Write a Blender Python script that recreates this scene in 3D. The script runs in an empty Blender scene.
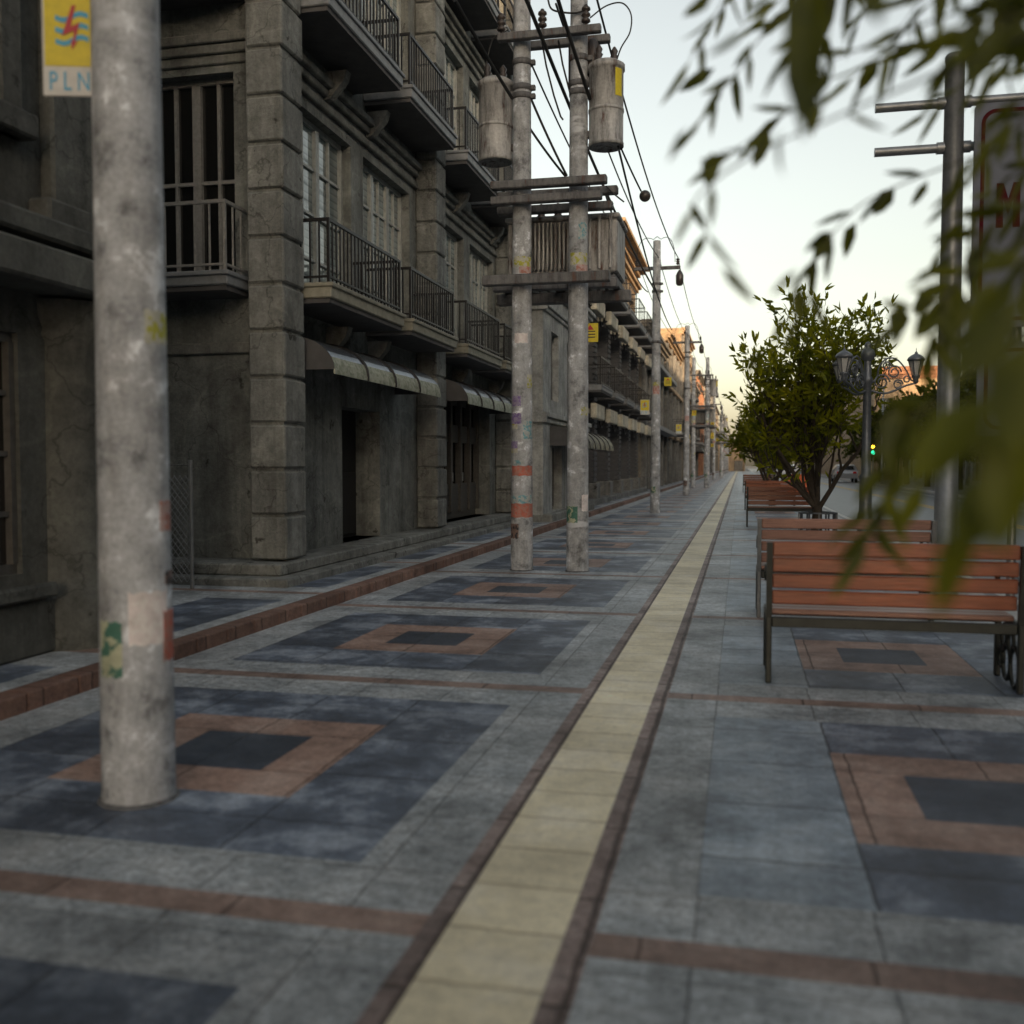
import bpy, math, random
from mathutils import Vector, Matrix
R = math.radians
rnd = random.Random(7)
scn = bpy.context.scene
col = scn.collection

# ------------------------------------------------------------------ materials
def newmat(name):
    m = bpy.data.materials.new(name); m.use_nodes = True
    nt = m.node_tree; b = nt.nodes['Principled BSDF']
    return m, nt, b
def N(nt, t, **kw):
    n = nt.nodes.new(t)
    for k, v in kw.items():
        if k in n.inputs: n.inputs[k].default_value = v
        else: setattr(n, k, v)
    return n
def ramp(nt, fac, stops):
    r = N(nt, 'ShaderNodeValToRGB')
    e = r.color_ramp.elements
    while len(e) < len(stops): e.new(0.5)
    for i, (p, c) in enumerate(stops):
        e[i].position = p; e[i].color = (c[0], c[1], c[2], 1)
    nt.links.new(fac, r.inputs[0]); return r.outputs[0]
def noise(nt, scale, detail=5, rough=.6, vec=None, stretch=None):
    n = N(nt, 'ShaderNodeTexNoise'); n.inputs['Scale'].default_value = scale
    n.inputs['Detail'].default_value = detail; n.inputs['Roughness'].default_value = rough
    if vec is None:
        g = N(nt, 'ShaderNodeNewGeometry'); vec = g.outputs['Position']
    if stretch:
        mp = N(nt, 'ShaderNodeMapping'); mp.inputs['Scale'].default_value = stretch
        nt.links.new(vec, mp.inputs[0]); vec = mp.outputs[0]
    nt.links.new(vec, n.inputs['Vector']); return n.outputs['Fac']
def mix(nt, mode, fac, a, b):
    m = N(nt, 'ShaderNodeMix'); m.data_type = 'RGBA'; m.blend_type = mode
    for s, v in ((m.inputs[0], fac), (m.inputs[6], a), (m.inputs[7], b)):
        if isinstance(v, (int, float)): s.default_value = v
        elif isinstance(v, tuple): s.default_value = (v[0], v[1], v[2], 1)
        else: nt.links.new(v, s)
    return m.outputs[2]
def bump(nt, b, h, strength=.3, dist=.02):
    n = N(nt, 'ShaderNodeBump'); n.inputs['Strength'].default_value = strength; n.inputs['Distance'].default_value = dist
    nt.links.new(h, n.inputs['Height']); nt.links.new(n.outputs[0], b.inputs['Normal'])
def k(c, f): return tuple(x*f for x in c[:3])

def simple(name, c, rough=.5, metal=0, var=.25, scale=12, bmp=.0, spec=.5):
    m, nt, b = newmat(name)
    f = noise(nt, scale, 6, .65)
    nt.links.new(ramp(nt, f, [(.25, k(c, 1-var)), (.75, k(c, 1+var))]), b.inputs['Base Color'])
    b.inputs['Roughness'].default_value = rough; b.inputs['Metallic'].default_value = metal
    b.inputs['Specular IOR Level'].default_value = spec
    if bmp: bump(nt, b, f, bmp, .01)
    return m
def plaster(name, c, stain=.68, rough=.85, pits=True):
    m, nt, b = newmat(name)
    big = noise(nt, .9, 9, .66); mid = noise(nt, 4.5, 8, .7); fine = noise(nt, 30, 6, .75); streak = noise(nt, 2.6, 6, .65, stretch=(1.6, 1.6, .12))
    c1 = ramp(nt, big, [(.36, k(c, stain)), (.47, k(c, .92)), (.54, k(c, 1.03)), (.66, k(c, 1.2))])
    o = mix(nt, 'MULTIPLY', .75, c1, ramp(nt, streak, [(.36, (.55, .55, .54)), (.5, (.95, .95, .94)), (.62, (1.15, 1.15, 1.15))]))
    o = mix(nt, 'MULTIPLY', .8, o, ramp(nt, mid, [(.34, (.62, .62, .6)), (.5, (1, 1, 1)), (.64, (1.25, 1.25, 1.22))]))
    o = mix(nt, 'MULTIPLY', .7, o, ramp(nt, fine, [(.32, (.7, .7, .7)), (.68, (1.3, 1.3, 1.3))]))
    if pits:
        v = noise(nt, 4, 4, .55)
        o = mix(nt, 'MULTIPLY', 1, o, ramp(nt, v, [(.29, (.3, .29, .27)), (.325, (1, 1, 1))]))
        # patched render and hairline cracks
        p_ = noise(nt, 1.4, 2, .4, stretch=(1, 1, 1.3))
        o = mix(nt, 'MULTIPLY', 1, o, ramp(nt, p_, [(.40, (1, 1, 1)), (.41, (1.22, 1.22, 1.2)), (.43, (1.2, 1.2, 1.18)), (.44, (1, 1, 1))]))
        vo = N(nt, 'ShaderNodeTexVoronoi'); vo.feature = 'DISTANCE_TO_EDGE'; vo.inputs['Scale'].default_value = .8
        g = N(nt, 'ShaderNodeNewGeometry'); vv = N(nt, 'ShaderNodeVectorMath', operation='ADD')
        nz = N(nt, 'ShaderNodeTexNoise'); nz.inputs['Scale'].default_value = 2.5; nz.inputs['Detail'].default_value = 6
        nt.links.new(g.outputs['Position'], nz.inputs['Vector']); nt.links.new(g.outputs['Position'], vv.inputs[0]); nt.links.new(nz.outputs['Color'], vv.inputs[1]); nt.links.new(vv.outputs[0], vo.inputs['Vector'])
        o = mix(nt, 'MULTIPLY', .7, o, ramp(nt, vo.outputs['Distance'], [(.0, (.35, .34, .32)), (.006, (.6, .6, .6)), (.012, (1, 1, 1))]))
    nt.links.new(o, b.inputs['Base Color']); b.inputs['Roughness'].default_value = rough
    h = N(nt, 'ShaderNodeMath', operation='ADD'); nt.links.new(fine, h.inputs[0]); nt.links.new(mid, h.inputs[1])
    bump(nt, b, h.outputs[0], .6, .02); return m
def stone(name, c, tint, bw, bh, rough=.55, blotch=.5, joint=.012, offx=0, offy=0, vary=.16, grit=.7, jcol=.42):
    """paving: blotched stone cut into slabs of bw x bh with narrow dark joints"""
    m, nt, b = newmat(name)
    g = N(nt, 'ShaderNodeNewGeometry')
    nz = N(nt, 'ShaderNodeTexNoise'); nz.inputs['Scale'].default_value = 9; nz.inputs['Detail'].default_value = 5; nt.links.new(g.outputs['Position'], nz.inputs['Vector'])
    sc_ = N(nt, 'ShaderNodeVectorMath', operation='SCALE'); sc_.inputs['Scale'].default_value = .022; nt.links.new(nz.outputs['Color'], sc_.inputs[0])
    ad = N(nt, 'ShaderNodeVectorMath', operation='ADD'); nt.links.new(g.outputs['Position'], ad.inputs[0]); nt.links.new(sc_.outputs[0], ad.inputs[1])
    mp = N(nt, 'ShaderNodeMapping'); mp.inputs['Location'].default_value = (offx-.011, offy-.011, 0)
    nt.links.new(ad.outputs[0], mp.inputs[0])
    br = N(nt, 'ShaderNodeTexBrick'); br.offset = 0; br.squash = 1
    br.inputs['Scale'].default_value = 1; br.inputs['Mortar Size'].default_value = joint
    br.inputs['Mortar Smooth'].default_value = .5
    br.inputs['Brick Width'].default_value = bw; br.inputs['Row Height'].default_value = bh
    br.inputs['Color1'].default_value = (1-vary,)*3+(1,); br.inputs['Color2'].default_value = (1+vary,)*3+(1,)
    br.inputs['Mortar'].default_value = (jcol, jcol*.97, jcol*.94, 1)
    nt.links.new(mp.outputs[0], br.inputs['Vector'])
    n1 = noise(nt, 2.3, 10, .7); n2 = noise(nt, 60, 5, .8); n3 = noise(nt, .7, 5, .6); n4 = noise(nt, 19, 8, .78)
    c1 = ramp(nt, n1, [(.36, k(c, 1-blotch)), (.49, c), (.56, tuple((x+y)/2 for x, y in zip(c, tint))), (.66, tint)])
    o = mix(nt, 'MULTIPLY', 1, c1, br.outputs['Color'])
    o = mix(nt, 'MULTIPLY', grit, o, ramp(nt, n4, [(.34, (.5, .5, .5)), (.48, (.97, .97, .97)), (.66, (1.45, 1.45, 1.45))]))
    o = mix(nt, 'MULTIPLY', grit, o, ramp(nt, n2, [(.3, (.55, .55, .55)), (.7, (1.4, 1.4, 1.4))]))
    o = mix(nt, 'MULTIPLY', .7, o, ramp(nt, n3, [(.34, (.66, .64, .62)), (.6, (1.1, 1.1, 1.1))]))
    nt.links.new(o, b.inputs['Base Color'])
    rr = N(nt, 'ShaderNodeMapRange'); rr.inputs[3].default_value = max(.25, rough-.2); rr.inputs[4].default_value = rough+.2
    nt.links.new(n4, rr.inputs[0]); nt.links.new(rr.outputs[0], b.inputs['Roughness'])
    h = N(nt, 'ShaderNodeMath', operation='MULTIPLY_ADD'); nt.links.new(n2, h.inputs[0]); h.inputs[1].default_value = .5*grit
    inv = N(nt, 'ShaderNodeMath', operation='SUBTRACT'); inv.inputs[0].default_value = 1; nt.links.new(br.outputs['Fac'], inv.inputs[1])
    nt.links.new(inv.outputs[0], h.inputs[2])
    h2 = N(nt, 'ShaderNodeMath', operation='MULTIPLY_ADD'); nt.links.new(n4, h2.inputs[0]); h2.inputs[1].default_value = .9*grit; nt.links.new(h.outputs[0], h2.inputs[2])
    bump(nt, b, h2.outputs[0], .8, .016); return m
def glassmat(name, c=(.012, .014, .014), rough=.06):
    m, nt, b = newmat(name)
    b.inputs['Base Color'].default_value = (*c, 1); b.inputs['Roughness'].default_value = rough
    b.inputs['Specular IOR Level'].default_value = .9; b.inputs['IOR'].default_value = 1.6
    bump(nt, b, noise(nt, 1.3, 2, .5), .06, .05)
    return m
def blind_sky_glass(name):  # blind bands; paleness of reflected sky is put into the base colour
    m, nt, b = newmat(name)
    g = N(nt, 'ShaderNodeNewGeometry'); s = N(nt, 'ShaderNodeSeparateXYZ'); nt.links.new(g.outputs['Position'], s.inputs[0])
    d = N(nt, 'ShaderNodeMath', operation='DIVIDE'); nt.links.new(s.outputs[2], d.inputs[0]); d.inputs[1].default_value = .09
    fr = N(nt, 'ShaderNodeMath', operation='FRACT'); nt.links.new(d.outputs[0], fr.inputs[0])
    o = ramp(nt, fr.outputs[0], [(.0, (.20, .25, .255)), (.72, (.26, .315, .315)), (.8, (.15, .185, .19)), (.97, (.15, .185, .19))])
    o = mix(nt, 'MULTIPLY', .9, o, ramp(nt, noise(nt, 1.6, 3, .5), [(.4, (.5, .5, .5)), (.6, (1.15, 1.15, 1.15))]))
    nt.links.new(o, b.inputs['Base Color']); b.inputs['Roughness'].default_value = .04; b.inputs['IOR'].default_value = 2.1
    bump(nt, b, noise(nt, 1.3, 2, .5), .06, .05); return m
def leafmat(name, c, c2, trans=.35, scale=1.2, rough=.45):
    m, nt, b = newmat(name)
    f = noise(nt, scale, 4, .6)
    colr = ramp(nt, f, [(.35, c), (.65, c2)])
    nt.links.new(colr, b.inputs['Base Color']); b.inputs['Roughness'].default_value = rough; b.inputs['Specular IOR Level'].default_value = .22
    t = N(nt, 'ShaderNodeBsdfTranslucent'); nt.links.new(mix(nt, 'MULTIPLY', 1, colr, (1.5, 1.6, .6)), t.inputs['Color'])
    mx = N(nt, 'ShaderNodeMixShader'); mx.inputs[0].default_value = trans
    nt.links.new(b.outputs[0], mx.inputs[1]); nt.links.new(t.outputs[0], mx.inputs[2])
    nt.links.new(mx.outputs[0], nt.nodes['Material Output'].inputs[0]); return m
def wood(name, c, rough=.45):
    m, nt, b = newmat(name)
    f = noise(nt, 9, 6, .65, stretch=(.7, 9, 9)); g = noise(nt, 1.7, 3, .5)
    o = ramp(nt, f, [(.3, k(c, .62)), (.55, c), (.75, k(c, 1.35))])
    o = mix(nt, 'MULTIPLY', .7, o, ramp(nt, g, [(.3, (.7, .68, .66)), (.7, (1.2, 1.2, 1.2))]))
    nt.links.new(o, b.inputs['Base Color']); b.inputs['Roughness'].default_value = rough
    bump(nt, b, f, .25, .006); return m
def emitmat(name, c, s):
    m, nt, b = newmat(name)
    b.inputs['Base Color'].default_value = (*c, 1); b.inputs['Emission Color'].default_value = (*c, 1)
    b.inputs['Emission Strength'].default_value = s; return m
def polemat(name, c):
    m, nt, b = newmat(name)
    tc = N(nt, 'ShaderNodeTexCoord'); v = tc.outputs['Object']
    g = N(nt, 'ShaderNodeNewGeometry'); v = g.outputs['Position']
    a = noise(nt, 5.5, 9, .68, v); f = noise(nt, 55, 5, .7, v); s = noise(nt, 3, 6, .7, v, (2.5, 2.5, .5)); w = noise(nt, 2.2, 3, .5, v, (.6, .6, 2.2))
    o = ramp(nt, a, [(.35, k(c, .4)), (.43, k(c, .8)), (.57, k(c, 1.08)), (.63, k(c, 1.85))])
    o = mix(nt, 'MULTIPLY', .75, o, ramp(nt, s, [(.32, (.55, .53, .5)), (.58, (1.05, 1.05, 1.05))]))
    o = mix(nt, 'MULTIPLY', .8, o, ramp(nt, f, [(.3, (.72, .72, .72)), (.7, (1.2, 1.2, 1.2))]))
    o = mix(nt, 'MIX', ramp(nt, w, [(.66, (0, 0, 0)), (.7, (.6, .6, .6))]), o, k(c, 1.5))
    nt.links.new(o, b.inputs['Base Color']); b.inputs['Roughness'].default_value = .85
    bump(nt, b, f, .4, .01); return m
def rusty(name, c):
    m, nt, b = newmat(name)
    a = noise(nt, 7, 8, .7, stretch=(1.6, 1.6, .3)); f = noise(nt, 30, 5, .7)
    o = ramp(nt, a, [(.34, (.12, .06, .045)), (.42, k(c, .6)), (.52, c), (.72, k(c, 1.35))])
    o = mix(nt, 'MULTIPLY', .7, o, ramp(nt, f, [(.3, (.65, .65, .65)), (.7, (1.15, 1.15, 1.15))]))
    nt.links.new(o, b.inputs['Base Color']); b.inputs['Roughness'].default_value = .65; b.inputs['Metallic'].default_value = .15
    bump(nt, b, f, .25, .01); return m
def posterm(name, c, c2, scale=18):
    m, nt, b = newmat(name)
    a = noise(nt, scale, 4, .6); f = noise(nt, 9, 6, .7)
    o = ramp(nt, a, [(.44, c), (.5, c2)])
    o = mix(nt, 'MULTIPLY', .8, o, ramp(nt, f, [(.3, (.6, .6, .58)), (.6, (1.1, 1.1, 1.1))]))
    nt.links.new(o, b.inputs['Base Color']); b.inputs['Roughness'].default_value = .7; return m
def boardm(name, c, pitch):
    """horizontal overlapping cladding boards"""
    m, nt, b = newmat(name)
    g = N(nt, 'ShaderNodeNewGeometry'); s = N(nt, 'ShaderNodeSeparateXYZ'); nt.links.new(g.outputs['Position'], s.inputs[0])
    d = N(nt, 'ShaderNodeMath', operation='DIVIDE'); nt.links.new(s.outputs[2], d.inputs[0]); d.inputs[1].default_value = pitch
    fr = N(nt, 'ShaderNodeMath', operation='FRACT'); nt.links.new(d.outputs[0], fr.inputs[0])
    f = noise(nt, 14, 6, .7, stretch=(.4, .4, 3))
    o = mix(nt, 'MULTIPLY', 1, ramp(nt, f, [(.3, k(c, .65)), (.7, k(c, 1.25))]), (1, 1, 1))
    nt.links.new(o, b.inputs['Base Color']); b.inputs['Roughness'].default_value = .6
    bump(nt, b, fr.outputs[0], 1.0, .05); return m

M = {}
M['gray'] = stone('paving_gray', (.385, .425, .455), (.53, .565, .59), .50, .50, .5, .4, .004, .11, .02, .13, 1.0, .55)
M['slate'] = stone('paving_slate', (.108, .136, .185), (.34, .395, .475), .53, .55, .45, .45, .005, .12, -.02, .28, .6)
M['slate_dark'] = stone('paving_slate_dark', (.058, .074, .102), (.10, .12, .15), 2.0, 2.0, .5, .35, .004, .3, .3, .1, .6)
M['slate_light'] = stone('paving_slate_light', (.275, .34, .41), (.43, .50, .565), .53, .55, .42, .42, .008, .12, -.02, .18, .7)
M['terracotta'] = stone('paving_terracotta', (.36, .24, .195), (.46, .34, .29), .55, .55, .55, .35, .006, .08, .0, .14)
M['red_band'] = stone('paving_red_band', (.29, .205, .175), (.4, .3, .26), .6, 3.0, .55, .35, .006, .25, .6, .16)
M['brown'] = stone('paving_brown_edge', (.30, .235, .22), (.40, .335, .32), .4, .6, .6, .5, .012, 0, .1, .25, .9)
M['tactile'] = stone('paving_tactile', (.88, .80, .58), (.92, .86, .69), .9, .30, .6, .14, .010, .4, .05, .07, .35, .72)
M['brick'] = stone('kerb_brick', (.18, .10, .076), (.23, .14, .11), .2, .42, .75, .3, .012, 0, 0, .22)
M['asphalt'] = simple('asphalt', (.12, .128, .13), .5, 0, .3, 3, .3)
M['road_white'] = simple('road_white', (.55, .55, .52), .7, 0, .25, 6)
M['road_yellow'] = simple('road_yellow', (.55, .36, .07), .7, 0, .25, 6)
M['kerbstone'] = simple('kerbstone', (.42, .42, .41), .8, 0, .25, 4)
M['far_paving'] = stone('paving_far', (.2, .2, .2), (.27, .27, .27), .6, .6, .7, .3, .01)
M['earth'] = simple('earth', (.11, .11, .1), .9, 0, .3, .2)
M['soil'] = simple('soil', (.05, .04, .03), .95, 0, .4, 30)
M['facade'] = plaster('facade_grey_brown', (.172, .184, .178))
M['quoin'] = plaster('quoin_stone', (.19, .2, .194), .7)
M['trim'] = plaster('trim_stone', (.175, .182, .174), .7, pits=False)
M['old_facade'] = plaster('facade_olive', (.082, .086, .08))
M['pale'] = plaster('facade_pale_grey', (.32, .335, .335), .75, pits=False)
M['ochre'] = plaster('facade_ochre', (.36, .26, .165), .75)
M['tan'] = plaster('facade_tan', (.2, .185, .16), .7)
M['grey2'] = plaster('facade_mid_grey', (.16, .165, .165), .7)
M['brickred'] = plaster('facade_brick_red', (.3, .15, .09), .7)
M['cladding'] = boardm('cladding_boards', (.11, .115, .125), .16)
M['fascia'] = plaster('fascia_cream', (.50, .48, .40), .8, pits=False)
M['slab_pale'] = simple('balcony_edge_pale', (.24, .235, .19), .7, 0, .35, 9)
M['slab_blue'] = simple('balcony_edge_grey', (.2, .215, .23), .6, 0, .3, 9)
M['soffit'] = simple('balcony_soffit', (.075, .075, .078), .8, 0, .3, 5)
M['iron'] = simple('black_iron', (.022, .022, .024), .45, .6, .3, 20)
M['iron_pale'] = simple('worn_pale_iron', (.28, .28, .27), .6, .2, .3, 20)
M['joinery'] = simple('window_joinery', (.33, .35, .34), .55, 0, .3, 15)
M['joinery_dark'] = simple('dark_joinery', (.075, .072, .066), .5, 0, .35, 15)
M['glass'] = glassmat('window_glass')
M['glass_dark'] = glassmat('window_glass_dull', (.006, .006, .006), .25)
M['glass_blind_sky'] = blind_sky_glass('window_glass_blinds_sky')
M['void'] = simple('dark_interior', (.012, .011, .01), .9, 0, .2, 5)
M['awning'] = simple('awning_metal', (.34, .37, .41), .24, .85, .3, 5, .15)
M['awning_edge'] = posterm('awning_green_paint', (.24, .27, .2), (.36, .38, .31), 14)
M['awning_cream'] = posterm('awning_cream_canvas', (.42, .4, .28), (.12, .12, .1), 9)
M['pole'] = polemat('concrete_pole', (.47, .495, .525))
M['pole_far'] = polemat('concrete_pole_pale', (.36, .36, .35))
M['steel'] = simple('galvanised_steel', (.26, .275, .29), .35, .65, .25, 8)
M['steel_dark'] = simple('dark_steel', (.26, .27, .28), .42, .6, .25, 9)
M['beam'] = rusty('weathered_beam', (.15, .152, .158))
M['tank'] = rusty('transformer_tank', (.42, .42, .415))
M['porcelain'] = simple('brown_porcelain', (.055, .045, .042), .3, 0, .3, 10)
M['rubber'] = simple('cable_rubber', (.014, .014, .015), .55, 0, .2, 10)
M['yellow'] = simple('sign_yellow', (.62, .50, .015), .5, 0, .15, 30)
M['white'] = simple('sign_white', (.55, .55, .53), .5, 0, .15, 25)
M['sblue'] = simple('sign_blue', (.03, .16, .40), .5, 0, .1, 25)
M['sky_blue'] = simple('sign_light_blue', (.05, .33, .55), .5, 0, .1, 25)
M['sred'] = simple('sign_red', (.42, .02, .03), .5, 0, .1, 25)
M['maroon'] = simple('sign_maroon', (.07, .004, .008), .6, 0, .15, 25, 0, .1)
M['sign_shaded'] = simple('sign_face_shaded', (.15, .16, .19), .55, 0, .1, 6, 0, .15)  # white boards; tree shade is put into this darker face colour
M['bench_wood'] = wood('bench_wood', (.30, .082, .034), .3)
M['bench_wood_pale'] = wood('bench_wood_pinkish', (.30, .15, .11), .5)  # paler, pinker tone than the other bench slats
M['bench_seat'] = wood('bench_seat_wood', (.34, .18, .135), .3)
M['bench_iron'] = simple('bench_iron', (.035, .038, .034), .45, .5, .3, 15)
M['bench_grey'] = simple('bench_grey_iron', (.13, .14, .15), .4, .5, .3, 15)
M['lamp_paint'] = simple('lamp_paint', (.17, .18, .195), .38, .5, .25, 14)
M['lamp_glass'] = simple('lamp_glass', (.62, .6, .56), .15, 0, .1, 20)
M['bark'] = simple('bark', (.055, .042, .03), .9, 0, .4, 14, .6)
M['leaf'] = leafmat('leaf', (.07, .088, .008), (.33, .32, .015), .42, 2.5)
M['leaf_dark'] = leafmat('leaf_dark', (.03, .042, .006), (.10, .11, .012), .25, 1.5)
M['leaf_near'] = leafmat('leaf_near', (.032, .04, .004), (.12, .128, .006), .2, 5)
M['twig'] = simple('twig', (.055, .05, .02), .8, 0, .3, 20)
M['orange'] = simple('orange_plastic', (.75, .13, .02), .45, 0, .1, 8)
M['car_white'] = simple('car_white', (.6, .6, .6), .3, .1, .04, 4)
M['car_grey'] = simple('car_silver', (.34, .35, .37), .3, .5, .05, 4)
M['car_red'] = simple('lamp_red', (.5, .01, .01), .25, 0, .05, 4)
M['tyre'] = simple('tyre', (.015, .015, .015), .8, 0, .2, 10)
M['amber'] = emitmat('amber_light', (1, .5, .02), 6)
M['green_l'] = emitmat('green_light', (.02, .8, .35), 2.2)
M['poster_white'] = posterm('poster_white', (.80, .77, .76), (.74, .68, .68), 30)
M['poster_green'] = posterm('poster_green', (.46, .48, .34), (.06, .17, .13), 16)
M['poster_red'] = posterm('poster_red', (.50, .14, .10), (.42, .2, .16), 30)
M['poster_purple'] = posterm('poster_purple', (.20, .13, .36), (.32, .28, .42), 30)
M['poster_yellow'] = posterm('poster_yellow', (.42, .42, .06), (.5, .5, .42), 22)
M['poster_teal'] = posterm('poster_teal', (.16, .36, .42), (.42, .46, .46), 26)
M['poster_black'] = posterm('poster_black', (.04, .04, .045), (.22, .15, .13), 22)
M['poster_pink'] = posterm('poster_pink', (.45, .2, .16), (.5, .36, .34), 22)

# ------------------------------------------------------------------ mesh builder
class MB:
    def __init__(s): s.v = []; s.f = []; s.m = []; s.sm = []
    def face(s, pts, mi=0, smooth=False):
        n = len(s.v); s.v += [tuple(p) for p in pts]; s.f.append(tuple(range(n, n+len(pts)))); s.m.append(mi); s.sm.append(smooth)
    def mesh(s, vs, fs, mi=0, smooth=False):
        n = len(s.v); s.v += [tuple(p) for p in vs]
        for f in fs: s.f.append(tuple(i+n for i in f)); s.m.append(mi); s.sm.append(smooth)
    def box(s, x0, x1, y0, y1, z0, z1, mi=0, fr=None, bev=0):
        if x0 > x1: x0, x1 = x1, x0
        if y0 > y1: y0, y1 = y1, y0
        if z0 > z1: z0, z1 = z1, z0
        b = min(bev, (x1-x0)*.45, (y1-y0)*.45, (z1-z0)*.45)
        if b <= 0:
            vs = [(x, y, z) for z in (z0, z1) for y in (y0, y1) for x in (x0, x1)]
            fs = [(0, 2, 3, 1), (4, 5, 7, 6), (0, 1, 5, 4), (2, 6, 7, 3), (0, 4, 6, 2), (1, 3, 7, 5)]
        else:
            vs = []; idx = {}
            X = (x0, x1); Y = (y0, y1); Z = (z0, z1)
            for i in (0, 1):
                for j in (0, 1):
                    for l in (0, 1):
                        sx, sy, sz = (1-2*i)*b, (1-2*j)*b, (1-2*l)*b
                        for a, p in (('x', (X[i], Y[j]+sy, Z[l]+sz)), ('y', (X[i]+sx, Y[j], Z[l]+sz)), ('z', (X[i]+sx, Y[j]+sy, Z[l]))):
                            idx[i, j, l, a] = len(vs); vs.append(p)
            I = lambda i, j, l, a: idx[i, j, l, a]
            fs = []
            for i in (0, 1):
                fs.append((I(i,0,0,'x'), I(i,1,0,'x'), I(i,1,1,'x'), I(i,0,1,'x')))
                fs.append((I(0,i,0,'y'), I(1,i,0,'y'), I(1,i,1,'y'), I(0,i,1,'y')))
                fs.append((I(0,0,i,'z'), I(1,0,i,'z'), I(1,1,i,'z'), I(0,1,i,'z')))
                for j in (0, 1):
                    fs.append((I(i,j,0,'x'), I(i,j,1,'x'), I(i,j,1,'y'), I(i,j,0,'y')))
                    fs.append((I(i,0,j,'x'), I(i,1,j,'x'), I(i,1,j,'z'), I(i,0,j,'z')))
                    fs.append((I(0,i,j,'y'), I(1,i,j,'y'), I(1,i,j,'z'), I(0,i,j,'z')))
                    for l in (0, 1): fs.append((I(i,j,l,'x'), I(i,j,l,'y'), I(i,j,l,'z')))
        if fr: vs = [fr(*p) for p in vs]
        s.mesh(vs, fs, mi)
    def tube(s, pts, r, n=8, mi=0, caps=True, smooth=True):
        pts = [Vector(p) for p in pts]
        rs = r if isinstance(r, (list, tuple)) else [r]*len(pts)
        vs = []; ref = None
        for i, p in enumerate(pts):
            t = (pts[min(i+1, len(pts)-1)]-pts[max(i-1, 0)])
            if t.length < 1e-9: t = Vector((0, 0, 1))
            t.normalize()
            if ref is None: ref = Vector((1, 0, 0)) if abs(t.x) < .9 else Vector((0, 1, 0))
            a = (ref-t*ref.dot(t)); a.normalize(); ref = a; b = t.cross(a)
            for j in range(n):
                th = 2*math.pi*j/n; vs.append(p+(a*math.cos(th)+b*math.sin(th))*rs[i])
        fs = [(i*n+j, i*n+(j+1) % n, (i+1)*n+(j+1) % n, (i+1)*n+j) for i in range(len(pts)-1) for j in range(n)]
        s.mesh(vs, fs, mi, smooth)
        if caps:
            s.mesh(vs[:n], [tuple(range(n))[::-1]], mi); s.mesh(vs[-n:], [tuple(range(n))], mi)
    def lathe(s, prof, c=(0, 0, 0), n=20, mi=0, smooth=True, a0=0, a1=360):
        full = abs(a1-a0) >= 360
        m = n if full else n+1
        vs = []
        for (r, z) in prof:
            for j in range(m):
                th = R(a0+(a1-a0)*j/n); vs.append((c[0]+r*math.cos(th), c[1]+r*math.sin(th), c[2]+z))
        fs = []
        for i in range(len(prof)-1):
            for j in range(n):
                j2 = (j+1) % m
                fs.append((i*m+j, i*m+j2, (i+1)*m+j2, (i+1)*m+j))
        s.mesh(vs, fs, mi, smooth)
    def prism(s, poly, fr, d0, d1, mi=0):
        """poly of (a,b); fr(a,b,d) -> xyz"""
        n = len(poly); vs = [fr(a, b, d0) for a, b in poly]+[fr(a, b, d1) for a, b in poly]
        fs = [tuple(range(n))[::-1], tuple(range(n, 2*n))]+[(i, (i+1) % n, n+(i+1) % n, n+i) for i in range(n)]
        s.mesh(vs, fs, mi)
    def obj(s, name, mats, parent=None, loc=None):
        me = bpy.data.meshes.new(name); me.from_pydata(s.v, [], s.f)
        for m in (mats if isinstance(mats, (list, tuple)) else [mats]): me.materials.append(m)
        me.polygons.foreach_set('material_index', s.m); me.polygons.foreach_set('use_smooth', s.sm)
        me.update()
        o = bpy.data.objects.new(name, me); col.objects.link(o)
        if parent: o.parent = parent
        if loc: o.location = loc
        return o
def tag(o, label=None, cat=None, group=None, kind=None):
    if label: o['label'] = label
    if cat: o['category'] = cat
    if group: o['group'] = group
    if kind: o['kind'] = kind
    return o
def empty(name, loc=(0, 0, 0), label=None, cat=None, group=None, rz=0):
    o = bpy.data.objects.new(name, None); col.objects.link(o); o.location = loc; o.rotation_euler = (0, 0, rz)
    o.empty_display_size = .1
    return tag(o, label, cat, group)
def copy_tree(o, loc=None, rz=None, label=None, parent=None):
    kids = list(o.children)
    c = o.copy(); col.objects.link(c); c.parent = parent
    if loc is not None: c.location = loc
    if rz is not None: c.rotation_euler[2] = rz
    if label: c['label'] = label
    for ch in kids: copy_tree(ch, parent=c)
    return c
def text_mb(txt, size, fr, depth=.004):
    """letters as an extruded mesh; fr(x,y,d) -> xyz"""
    cu = bpy.data.curves.new('lettering', 'FONT'); cu.body = txt; cu.size = size; cu.extrude = depth/2
    cu.align_x = 'LEFT'; cu.resolution_u = 3; cu.offset = 0.0
    ob = bpy.data.objects.new('lettering_source', cu)
    col.objects.link(ob); bpy.context.view_layer.update()
    me = ob.evaluated_get(bpy.context.evaluated_depsgraph_get()).to_mesh()
    mb = MB(); mb.mesh([fr(v.co.x, v.co.y, v.co.z) for v in me.vertices], [tuple(p.vertices) for p in me.polygons])
    bpy.data.objects.remove(ob); bpy.data.curves.remove(cu)
    return mb

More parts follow.
